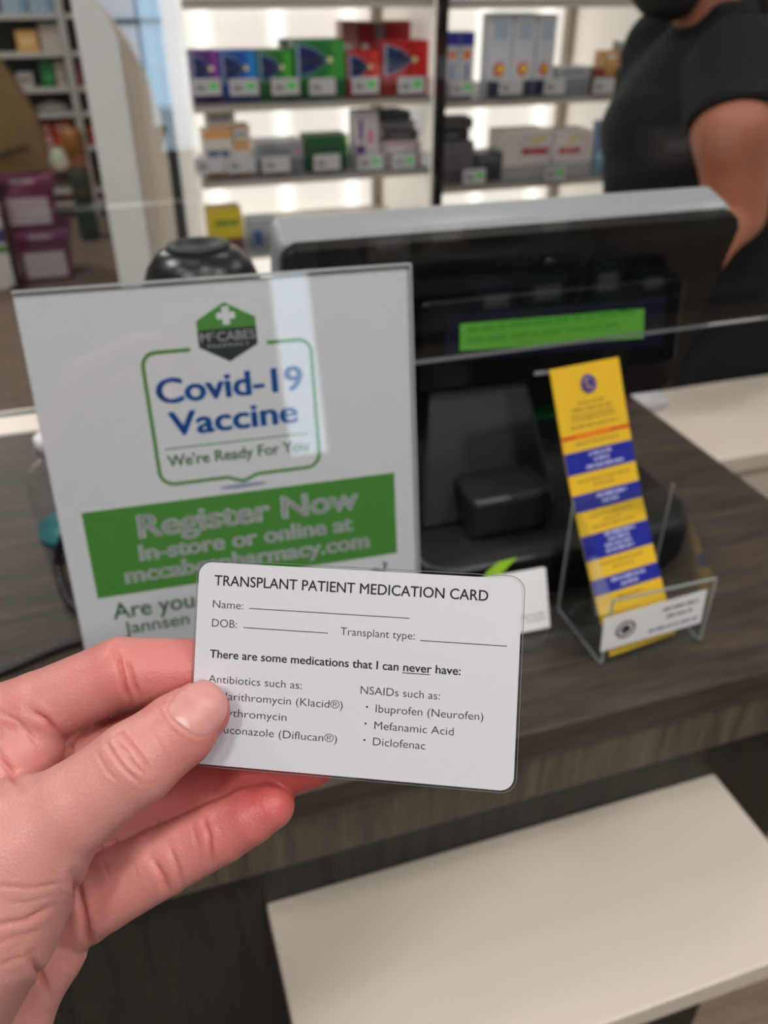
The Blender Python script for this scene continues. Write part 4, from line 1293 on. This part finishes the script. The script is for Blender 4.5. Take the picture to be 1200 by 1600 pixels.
flats('bullet', [q for (x, y) in ((4.35, -8.3), (4.2, -12.6), (4.1, -16.85), (-38.1, -8.5), (-38.1, -12.8), (-38.1, -17.2)) for q in ring(x * mm, y * mm, 0, 0.28 * mm, 10)], M_ink, card, 'XY', Lc)
flats('ruled_line', [[(x * mm, y * mm) for x, y in r] for r in (rect(-28.2, 14.3, 15.05, 15.25), rect(-29.6, -6.8, 9.9, 10.1), rect(17.3, 39.3, 9.55, 9.75), rect(13.0, 20.2, 1.0, 1.2))], M_ink, card, 'XY', Lc)

# ================================================================== the hand
def hp(px, py, d, r):                       # joint seen at a sight line, d metres along the view axis, radius r in pixels there
    return (np.array([(px - 600) / F * d, (800 - py) / F * d, d]), r * d / F)


H_THUMB = [hp(313, 1112, .2125, 47), hp(280, 1140, .2105, 58), hp(212, 1192, .2075, 66), hp(115, 1262, .2070, 70), hp(18, 1332, .2110, 92)]
H_INDEX = [hp(-60, 1160, .2330, 72), hp(60, 1108, .2310, 58), hp(188, 1050, .2290, 53), hp(322, 1048, .2312, 50), hp(395, 1072, .2290, 42)]
H_MID = [hp(-40, 1245, .2440, 66), hp(165, 1160, .2430, 54), hp(330, 1122, .2370, 50), hp(425, 1124, .2285, 42)]
H_RING = [hp(10, 1340, .2480, 64), hp(200, 1268, .2480, 57), hp(385, 1216, .2400, 48), hp(488, 1194, .2290, 37)]
H_PINK = [hp(88, 1436, .2420, 65), hp(160, 1395, .2365, 59), hp(250, 1348, .2325, 53), hp(345, 1300, .2290, 47.5), hp(390, 1276, .2275, 43), hp(423, 1259, .2268, 37)]
H_PALM = [[hp(-60, 1160, .2360, 75), hp(-210, 1600, .2450, 110)], [hp(-40, 1245, .2460, 70), hp(-190, 1600, .2500, 100)],
          [hp(10, 1340, .2500, 68), hp(-150, 1620, .2500, 95)]]
H_MOUND = [hp(42, 1172, .2275, 54), hp(20, 1196, .2275, 58), hp(-50, 1240, .2300, 72)]
H_HYPO = [hp(88, 1432, .2420, 62), hp(62, 1478, .2390, 66), hp(-10, 1606, .2370, 78), hp(-150, 1760, .2400, 110)]
H_THEN = [hp(18, 1332, .2110, 92), hp(-42, 1425, .2110, 116), hp(-135, 1548, .2160, 134), hp(-230, 1700, .2300, 140)]
H_ARM = [hp(-230, 1690, .2400, 150), hp(-420, 1960, .2500, 165), hp(-560, 2150, .2550, 180)]
ZN = np.array([0, 0, 1.0])


def hand_parts(P):
    th = chain(P, H_THUMB, 0.0015, ZN, 1.12)
    ix = chain(P, H_INDEX, 0.0012)
    md = chain(P, H_MID, 0.001)
    rg = chain(P, H_RING, 0.001)
    pk = chain(P, H_PINK, 0.0008)
    pl = None
    for c in H_PALM:
        d = chain(P, c, 0.004)
        pl = d if pl is None else smin(pl, d, 0.010)
    hy = chain(P, H_HYPO, 0.005)
    mo = chain(P, H_MOUND, 0.004)
    tn = chain(P, H_THEN, 0.016)
    ar = chain(P, H_ARM, 0.01)
    return th, ix, md, rg, pk, pl, hy, mo, tn, ar


def hand_sdf(P):
    th, ix, md, rg, pk, pl, hy, mo, tn, ar = hand_parts(P)
    base = smin(pl, ar, 0.02)
    base = smin(base, hy, 0.004)
    base = smin(base, md, 0.003)
    base = smin(base, mo, 0.0015)
    base = smin(base, ix, 0.0020)
    base = smin(base, rg, 0.0012)
    base = smin(base, pk, 0.0010)
    t2 = smin(th, tn, 0.012)
    t2 = smin(t2, ar, 0.02)
    return smin(base, t2, 0.0022)


def px_of(P):
    return 600 + F * P[:, 0] / P[:, 2], 800 - F * P[:, 1] / P[:, 2]


# skin folds: (points in sight-line pixels, width px, depth m)
FOLDS = [([(184, 1010), (188, 1035), (196, 1075), (203, 1098)], 6, .0009), ([(197, 1025), (207, 1058), (218, 1092)], 5, .0007), ([(176, 1012), (182, 1040)], 5, .0004),
         ([(45, 1108), (72, 1126), (97, 1153)], 8, .0010), ([(-5, 1178), (14, 1204), (30, 1234)], 8, .0010), ([(0, 1112), (30, 1128), (60, 1165)], 5, .0003),
         ([(165, 1157), (177, 1179), (196, 1204), (219, 1224)], 4.5, .0005), ([(171, 1151), (190, 1144), (206, 1163), (222, 1185), (237, 1208)], 4.5, .0005), ([(188, 1170), (206, 1194), (229, 1211)], 4, .0004),
         ([(180, 1160), (200, 1175), (214, 1200)], 4, .0003), ([(150, 1175), (168, 1205), (185, 1222)], 4, .00025), ([(236, 1140), (252, 1165), (262, 1190)], 4, .0002),
         ([(317, 1276), (327, 1308), (330, 1345)], 6, .0006), ([(236, 1338), (256, 1372), (267, 1402)], 7, .0007), ([(264, 1320), (280, 1362), (286, 1388)], 6, .0005), ([(300, 1290), (312, 1330)], 4, .0002),
         ([(116, 1366), (128, 1420), (141, 1484)], 9, .0016), ([(50, 1492), (62, 1520), (78, 1558)], 8, .0012), ([(104, 1500), (114, 1512)], 6, .0008),
         ([(-10, 1446), (40, 1438), (80, 1417)], 7, .0006), ([(-10, 1384), (48, 1388), (100, 1380)], 6, .0003), ([(-10, 1476), (30, 1462), (70, 1452)], 6, .0002), ([(-10, 1512), (20, 1500), (48, 1492)], 6, .0003), ([(10, 1412), (40, 1410), (84, 1400)], 4, .00018),
         ([(90, 1390), (108, 1400), (125, 1405)], 4, .0002), ([(160, 1345), (172, 1372)], 4, .0002), ([(205, 1345), (216, 1372)], 4, .00015)]
# thumb nail outline in sight-line pixels, from the cuticle corner round the tip
NAIL = [(262, 1108), (271, 1092), (285, 1077), (301, 1065), (318, 1059), (336, 1065), (349, 1081), (355, 1102), (351, 1122), (340, 1139), (322, 1151), (307, 1151), (295, 1144), (281, 1133), (268, 1121)]


def poly_dist(X, Y, pts):
    d = np.full(X.shape, 1e9)
    for (x0, y0), (x1, y1) in zip(pts, pts[1:]):
        vx, vy = x1 - x0, y1 - y0
        t = np.clip(((X - x0) * vx + (Y - y0) * vy) / (vx * vx + vy * vy), 0, 1)
        d = np.minimum(d, np.hypot(X - x0 - t * vx, Y - y0 - t * vy))
    return d


def inside(X, Y, pts):
    c = np.zeros(X.shape, bool)
    n = len(pts)
    for i in range(n):
        (x0, y0), (x1, y1) = pts[i], pts[(i + 1) % n]
        c ^= ((y0 > Y) != (y1 > Y)) & (X < (x1 - x0) * (Y - y0) / (y1 - y0 + 1e-12) + x0)
    return c


def skin_material():
    m = bpy.data.materials.new('skin')
    m.use_nodes = True
    n, l = nt(m)
    p = n['Principled BSDF']
    at_ = n.new('ShaderNodeAttribute')
    at_.attribute_name = 'flush'
    tc = n.new('ShaderNodeTexCoord')
    big = n.new('ShaderNodeTexNoise'); big.inputs['Scale'].default_value = 70; big.inputs['Detail'].default_value = 4
    l.new(tc.outputs['Object'], big.inputs['Vector'])
    ad = n.new('ShaderNodeMath'); ad.operation = 'MULTIPLY_ADD'; ad.inputs[1].default_value = 0.34; ad.inputs[2].default_value = -0.17
    l.new(big.outputs['Fac'], ad.inputs[0])
    sm = n.new('ShaderNodeMath'); sm.operation = 'ADD'; sm.use_clamp = True
    l.new(at_.outputs['Fac'], sm.inputs[0]); l.new(ad.outputs[0], sm.inputs[1])
    rp = n.new('ShaderNodeValToRGB')
    e = rp.color_ramp.elements
    e[0].position = 0.0; e[0].color = (*lin((199, 155, 147)), 1)
    e[1].position = 1.0; e[1].color = (*lin((190, 88, 86)), 1)
    k = e.new(0.45); k.color = (*lin((199, 131, 125)), 1)
    l.new(sm.outputs[0], rp.inputs[0])
    l.new(rp.outputs[0], p.inputs['Base Color'])
    p.inputs['Roughness'].default_value = 0.42
    p.inputs['Specular IOR Level'].default_value = 0.4
    p.inputs['Subsurface Weight'].default_value = 0.5
    p.inputs['Subsurface Radius'].default_value = (1.0, 0.32, 0.18)
    p.inputs['Subsurface Scale'].default_value = 0.005
    v = n.new('ShaderNodeTexVoronoi'); v.inputs['Scale'].default_value = 1400
    l.new(tc.outputs['Object'], v.inputs['Vector'])
    f = n.new('ShaderNodeTexNoise'); f.inputs['Scale'].default_value = 500; f.inputs['Detail'].default_value = 5
    l.new(tc.outputs['Object'], f.inputs['Vector'])
    a2 = n.new('ShaderNodeMath'); a2.operation = 'ADD'
    l.new(v.outputs['Distance'], a2.inputs[0]); l.new(f.outputs['Fac'], a2.inputs[1])
    b = n.new('ShaderNodeBump'); b.inputs['Strength'].default_value = 0.22; b.inputs['Distance'].default_value = 0.0004
    l.new(a2.outputs[0], b.inputs['Height'])
    l.new(b.outputs['Normal'], p.inputs['Normal'])
    return m


M_skin = skin_material()
hv, hf = polygonise(hand_sdf, (-0.245, -0.30, 0.185), (0.0, -0.020, 0.30), 0.0021)
me = fast_mesh('hand', hv, hf, M_skin, 2)
V = np.empty(len(me.vertices) * 3)
me.vertices.foreach_get('co', V)
V = V.reshape(-1, 3)
G = gradient(hand_sdf, V, 0.0005)
V -= 0.9 * hand_sdf(V)[:, None] * G
X, Y = px_of(V)
view = V / np.linalg.norm(V, axis=1, keepdims=True)
front = np.clip(-(G * view).sum(1) * 3.0 + 0.6, 0, 1)
disp = np.zeros(len(V))
crease = np.zeros(len(V))
for pts, w, dep in FOLDS:
    d = poly_dist(X, Y, pts)
    ends = np.minimum(np.hypot(X - pts[0][0], Y - pts[0][1]), np.hypot(X - pts[-1][0], Y - pts[-1][1]))
    fade = np.clip(ends / (3 * w), 0.15, 1)
    gsn = np.exp(-(d / (w * 0.6)) ** 2) * fade
    disp -= dep * gsn * front
    disp += 0.25 * dep * np.exp(-((d - 1.6 * w) / w) ** 2) * fade * front
    crease = np.maximum(crease, gsn * min(1.0, dep / 0.0009) * front)
pth, pix, pmd, prg, ppk, ppl, phy, pmo, ptn, par = hand_parts(V)
nd = poly_dist(X, Y, NAIL + NAIL[:1])
nin = inside(X, Y, NAIL)
thumbish = (pth < np.minimum.reduce([pix, pmd, prg, ppk])) & (front > 0.3)
disp += np.where(thumbish & nin, -0.00045 * np.clip(nd / 4, 0, 1), 0)
cutic = thumbish & ~nin & (X < 318)
disp += np.where(cutic, 0.00028 * np.exp(-((nd - 5) / 5) ** 2), 0)
V += disp[:, None] * G
# where blood shows: fingertips and palm side of the fingers redder than the thumb's back
tipd = lambda pts, s: np.exp(-(np.linalg.norm(V - pts[-1][0], axis=1) / s) ** 2)
soft = lambda d: np.exp(-np.clip(d, 0, None) / 0.0035)
wts = np.stack([soft(x) for x in (pth, pix, pmd, prg, ppk, np.minimum(ppl, pmo), phy, ptn, par)], 1)
val = np.array([0.26, 0.44, 0.56, 0.58, 0.42, 0.38, 0.30, 0.24, 0.15])
flush = (wts * val).sum(1) / wts.sum(1)
flush += 0.25 * (tipd(H_INDEX, .03) + tipd(H_MID, .03) + tipd(H_RING, .03)) + 0.06 * tipd(H_PINK, .016)
flush += 0.20 * np.exp(-(np.hypot(X - 355, Y - 1125) / 30) ** 2) * thumbish
flush += 0.30 * crease
me.vertices.foreach_set('co', (CAM + V[:, :1] * RGT + V[:, 1:2] * UPV + V[:, 2:3] * FWD).ravel())
me.attributes.new('flush', 'FLOAT', 'POINT').data.foreach_set('value', np.clip(flush, 0, 1))
me.update()
hand = link(bpy.data.objects.new('hand', me))
tag(hand, 'bare hand coming from the left, pinching the medication card between thumb and fingers', 'hand')

# cuff of the sleeve further down the forearm, outside the picture
_a = [CAM + p[0] * RGT + p[1] * UPV + p[2] * FWD for p in (H_ARM[1][0], H_ARM[2][0])]
_d = (_a[1] - _a[0]) / np.linalg.norm(_a[1] - _a[0])
_e = np.array([-0.35, -0.75, -0.45])
tube('sleeve', [_a[1] - _d * 0.012, _a[1] + _d * 0.05, _a[1] + _d * 0.10 + _e * 0.04, _a[1] + _d * 0.13 + _e * 0.16], 0.047, mat('charcoal_sleeve', (40, 42, 46), 0.85, bump=0.2), hand, 20)

# thumb nail: plate following the thumb, laid in the bed
cxn, cyn = np.mean(NAIL, axis=0)
nv, nf, RINGS, SEG = [], [], 9, 56
def dense(pts, n):
    P = np.array(pts + pts[:1], float)
    out = []
    m_ = len(pts)
    for i in range(n):
        t = i * m_ / n
        k = int(t)
        f = t - k
        p0, p1, p2, p3 = (np.array(pts[(k + q) % m_], float) for q in (-1, 0, 1, 2))
        out.append(0.5 * (2 * p1 + (p2 - p0) * f + (2 * p0 - 5 * p1 + 4 * p2 - p3) * f * f + (-p0 + 3 * p1 - 3 * p2 + p3) * f ** 3))
    return np.array(out)


ol = dense(NAIL, SEG)
pp = [(cxn, cyn)]
for r in range(1, RINGS + 1):
    for s in range(SEG):
        pp.append(tuple(np.array([cxn, cyn]) + (ol[s] - [cxn, cyn]) * (r / RINGS)))
pp = np.array(pp)
dirs = np.stack([(pp[:, 0] - 600) / F, (800 - pp[:, 1]) / F, np.ones(len(pp))], 1)
t_ = np.full(len(pp), 0.190)
for _ in range(40):
    t_ += 0.8 * np.minimum(chain(dirs * t_[:, None], H_THUMB, 0.0015, ZN, 1.12), 0.004)
npnt = dirs * t_[:, None]
ng = gradient(lambda Q: chain(Q, H_THUMB, 0.0015, ZN, 1.12), npnt, 0.0012)
rr_ = np.array([0.0] + [r / RINGS for r in range(1, RINGS + 1) for _ in range(SEG)])
dist_tip = (pp[:, 0] - 263) * 0.76 + (1110 - pp[:, 1]) * 0.64       # along the nail towards its free edge
off = 0.00030 + 0.00012 * np.clip(dist_tip / 80, 0, 1) - 0.00038 * np.clip((rr_ - 0.86) / 0.14, 0, 1) ** 2
npnt = npnt + ng * off[:, None]
for s in range(SEG):
    nf.append((0, 1 + s, 1 + (s + 1) % SEG))
for r in range(RINGS - 1):
    for s in range(SEG):
        a, b = 1 + r * SEG + s, 1 + r * SEG + (s + 1) % SEG
        nf.append((a, a + SEG, b + SEG, b))
nw = CAM + npnt[:, :1] * RGT + npnt[:, 1:2] * UPV + npnt[:, 2:3] * FWD
M_nail = bpy.data.materials.new('nail')
M_nail.use_nodes = True
n, l = nt(M_nail)
p = n['Principled BSDF']
p.inputs['Roughness'].default_value = 0.42
p.inputs['Subsurface Weight'].default_value = 0.2
p.inputs['Subsurface Radius'].default_value = (1, .4, .25)
p.inputs['Subsurface Scale'].default_value = 0.002
a_ = n.new('ShaderNodeAttribute'); a_.attribute_name = 'nail_tone'
rp = n.new('ShaderNodeValToRGB')
e = rp.color_ramp.elements
e[0].position = 0.0; e[0].color = (*lin((220, 186, 180)), 1)
e[1].position = 1.0; e[1].color = (*lin((236, 206, 172)), 1)
for ps, cl in ((0.16, (206, 160, 154)), (0.30, (196, 138, 134)), (0.85, (200, 142, 138)), (0.93, (214, 172, 150))):
    k = e.new(ps); k.color = (*lin(cl), 1)
l.new(a_.outputs['Fac'], rp.inputs[0])
l.new(rp.outputs[0], p.inputs['Base Color'])
nail = mesh_obj('thumb_nail', nw, nf, M_nail, hand, True)
tone = np.clip(np.where(rr_ > 0.87, np.where(dist_tip > 52, 0.97, 0.5), 0.5), 0, 1)
lun = np.hypot((pp[:, 0] - 280) / 1.0, (pp[:, 1] - 1136) / 1.0)
tone = np.where(rr_ < 0.95, np.minimum(tone, 0.02 + 0.48 * np.clip((lun - 10) / 14, 0, 1)), tone)
nail.data.attributes.new('nail_tone', 'FLOAT', 'POINT').data.foreach_set('value', tone)

# ================================================================== person in black behind the till
def J(x, y, z, r):
    return (np.array([x, y, z], float), r)


YPn = 1.40
# facing the shop's left, bent a little forward; near arm bent at the elbow
P_TORSO = [J(1.19, YPn, .86, .135), J(1.13, YPn, 1.00, .125), J(1.055, YPn, 1.15, .125), J(1.06, YPn, 1.22, .095)]
P_NECK = [J(1.06, YPn, 1.25, .060), J(1.02, YPn, 1.36, .054)]
P_HEAD = [J(0.975, YPn, 1.450, .092), J(0.943, YPn, 1.397, .062)]
P_NOSE = [J(0.880, YPn, 1.430, .016), J(0.866, YPn, 1.410, .017)]
P_EAR = [J(0.99, YPn - .085, 1.430, .020), J(0.993, YPn - .088, 1.410, .016)]
P_EAR2 = [J(0.99, YPn + .085, 1.430, .020), J(0.993, YPn + .088, 1.410, .016)]
sy = YPn - .24
P_ARM = [J(1.01, YPn - .13, 1.265, .066), J(0.972, YPn - .20, 1.19, .064), J(1.000, YPn - .21, 1.06, .049)]
P_FORE = [J(1.000, YPn - .21, 1.06, .047), J(0.92, sy, 1.015, .042), J(0.83, sy - .02, 0.985, .028)]
P_HAND = [J(0.83, sy - .02, 0.985, .026), J(0.775, sy - .03, 0.975, .029)]
P_FING = [[J(0.775, sy - .03 + d, 0.975, .011), J(0.735, sy - .03 + d * 1.2, 0.965, .0095), J(0.705, sy - .03 + d * 1.2, 0.940, .008)] for d in (-.026, -.009, .009, .026)]
P_THUMB = [J(0.80, sy - .055, 0.98, .012), J(0.765, sy - .07, 0.96, .011), J(0.745, sy - .07, 0.945, .009)]
P_ARM2 = [J(1.06, YPn + .15, 1.27, .060), J(1.09, YPn + .19, 1.03, .046), J(1.04, YPn + .17, .84, .034), J(1.02, YPn + .16, .76, .028)]
P_LEGS = [[J(1.19, YPn + s * .085, .86, .115), J(1.13, YPn + s * .09, .50, .068), J(1.15, YPn + s * .09, .10, .045), J(1.13, YPn + s * .09, .05, .045), J(1.02, YPn + s * .095, .035, .035)] for s in (-1, 1)]


def torso_sdf(P):
    Q = P.copy()
    Q[:, 1] = YPn + (Q[:, 1] - YPn) * 0.70        # broader across the shoulders than front to back
    return chain(Q, P_TORSO, .05) * 0.85


def body_sdf(P):
    d = smin(torso_sdf(P), chain(P, P_NECK, .02), .04)
    h = smin(chain(P, P_HEAD, .03), chain(P, P_NOSE, .01), .015)
    for c in (P_EAR, P_EAR2):
        h = smin(h, chain(P, c, .005), .008)
    d = smin(d, h, .02)
    for c in (P_ARM, P_ARM2):
        d = smin(d, chain(P, c, .02), .025)
    f = smin(chain(P, P_FORE, .02), chain(P, P_HAND, .01), .015)
    f = smin(f, chain(P, P_THUMB, .006), .008)
    for c in P_FING:
        f = smin(f, chain(P, c, .006), .005)
    d = smin(d, f, .006)
    for c in P_LEGS:
        d = smin(d, chain(P, c, .03), .04)
    return d


M_pskin = mat('person_skin', (190, 122, 96), 0.5, var=0.05, scale=30)
M_cloth = mat('black_cloth', (12, 13, 14), 0.85, var=0.15, scale=60, bump=0.2)
M_hair = mat('dark_hair', (26, 21, 18), 0.5, var=0.2, scale=80, bump=0.4)
M_mask = mat('black_mask', (20, 20, 22), 0.8, var=0.1, scale=120)


def solid(name, fun, lo, hi, h, m, parent=None, sub=1):
    v, f = polygonise(fun, lo, hi, h)
    me = fast_mesh(name, v, f, m, sub)
    return link(bpy.data.objects.new(name, me), parent)


person = solid('person', body_sdf, (0.66, 1.05, -0.02), (1.40, 1.68, 1.62), 0.0085, M_pskin)
tag(person, 'person in a black short-sleeved tunic and black mask behind the till, arm bent', 'person')


def tunic_sdf(P):
    d = torso_sdf(P) - .016
    flare = [J(1.19, YPn, .88, .155), J(1.19, YPn, .70, .165)]
    d = smin(d, chain(P, flare, .03), .05)
    d = smin(d, chain(P, [J(1.065, YPn, 1.26, .075), J(1.042, YPn, 1.345, .066)], .02), .03)
    front = [J(1.03, YPn, 1.235, .070), J(0.985, YPn, 1.17, .080), J(0.985, YPn, 1.06, .088), J(1.05, YPn, .92, .09)]
    d = smin(d, chain(P, front, .03), .04)
    for s, a in ((-1, P_ARM), (1, P_ARM2)):
        (p0, r0), (p1, r1) = a[0], a[1]
        q = p1 if s < 0 else p0 + (p1 - p0) * 0.45
        slv = seg_dist(P, p0, q, .082, .080)
        ax_ = (q - p0) / np.linalg.norm(q - p0)
        slv = np.maximum(slv, (P - q) @ ax_ - .004)
        d = smin(d, slv, .02)
    d = np.maximum(d, .62 - P[:, 2])
    d = np.maximum(d, P[:, 2] - 1.362)
    return d


solid('tunic', tunic_sdf, (0.80, 1.05, 0.60), (1.40, 1.72, 1.38), 0.009, M_cloth, person)


def trousers_sdf(P):
    d = None
    for c in P_LEGS:
        e = chain(P, c[:3], .03) - .014
        d = e if d is None else smin(d, e, .03)
    return np.maximum(np.maximum(d, P[:, 2] - .90), .06 - P[:, 2])


solid('trousers', trousers_sdf, (0.98, 1.18, 0.03), (1.36, 1.62, 0.94), 0.010, M_cloth, person)


def shoes_sdf(P):
    d = None
    for c in P_LEGS:
        e = chain(P, c[2:], .01) - .008
        d = e if d is None else np.minimum(d, e)
    return np.maximum(np.maximum(d, P[:, 2] - .10), .001 - P[:, 2])


solid('shoes', shoes_sdf, (0.94, 1.22, -0.01), (1.24, 1.60, 0.12), 0.008, M_black, person)


def mask_sdf(P):
    shell = chain(P, P_HEAD, .03) - .006
    nose = chain(P, P_NOSE, .01) - .006
    d = smin(shell, nose, .02)
    d = np.maximum(d, P[:, 0] - .975)
    return np.maximum(d, P[:, 2] - 1.437)


solid('face_mask', mask_sdf, (0.82, 1.28, 1.30), (1.0, 1.52, 1.46), 0.006, M_mask, person)


def hair_sdf(P):
    cap = chain(P, [J(0.985, YPn, 1.463, .100), J(1.01, YPn, 1.435, .088)], .02)
    cap = np.maximum(cap, .920 - P[:, 0] + 0.6 * (1.475 - P[:, 2]))
    tail = chain(P, [J(1.07, YPn, 1.445, .045), J(1.11, YPn, 1.40, .038), J(1.13, YPn, 1.32, .022)], .02)
    return smin(cap, tail, .02)


solid('hair', hair_sdf, (0.86, 1.26, 1.28), (1.20, 1.54, 1.62), 0.008, M_hair, person)
for s in (-1, 1):
    e_ = lathe('eye', [(0.001, -0.010), (0.007, -0.007), (0.010, 0.0), (0.007, 0.007), (0.001, 0.010)], mat('eye_white', (220, 220, 218), 0.2), person, 14, (0.900, YPn + s * .034, 1.463))
    lathe('iris', [(0.0055, -0.001), (0.0055, 0.0), (0.001, 0.001)], mat('iris_brown', (60, 40, 28), 0.2), e_, 12, (-0.0095, 0, 0)).rotation_euler = (0, -math.pi / 2, 0)
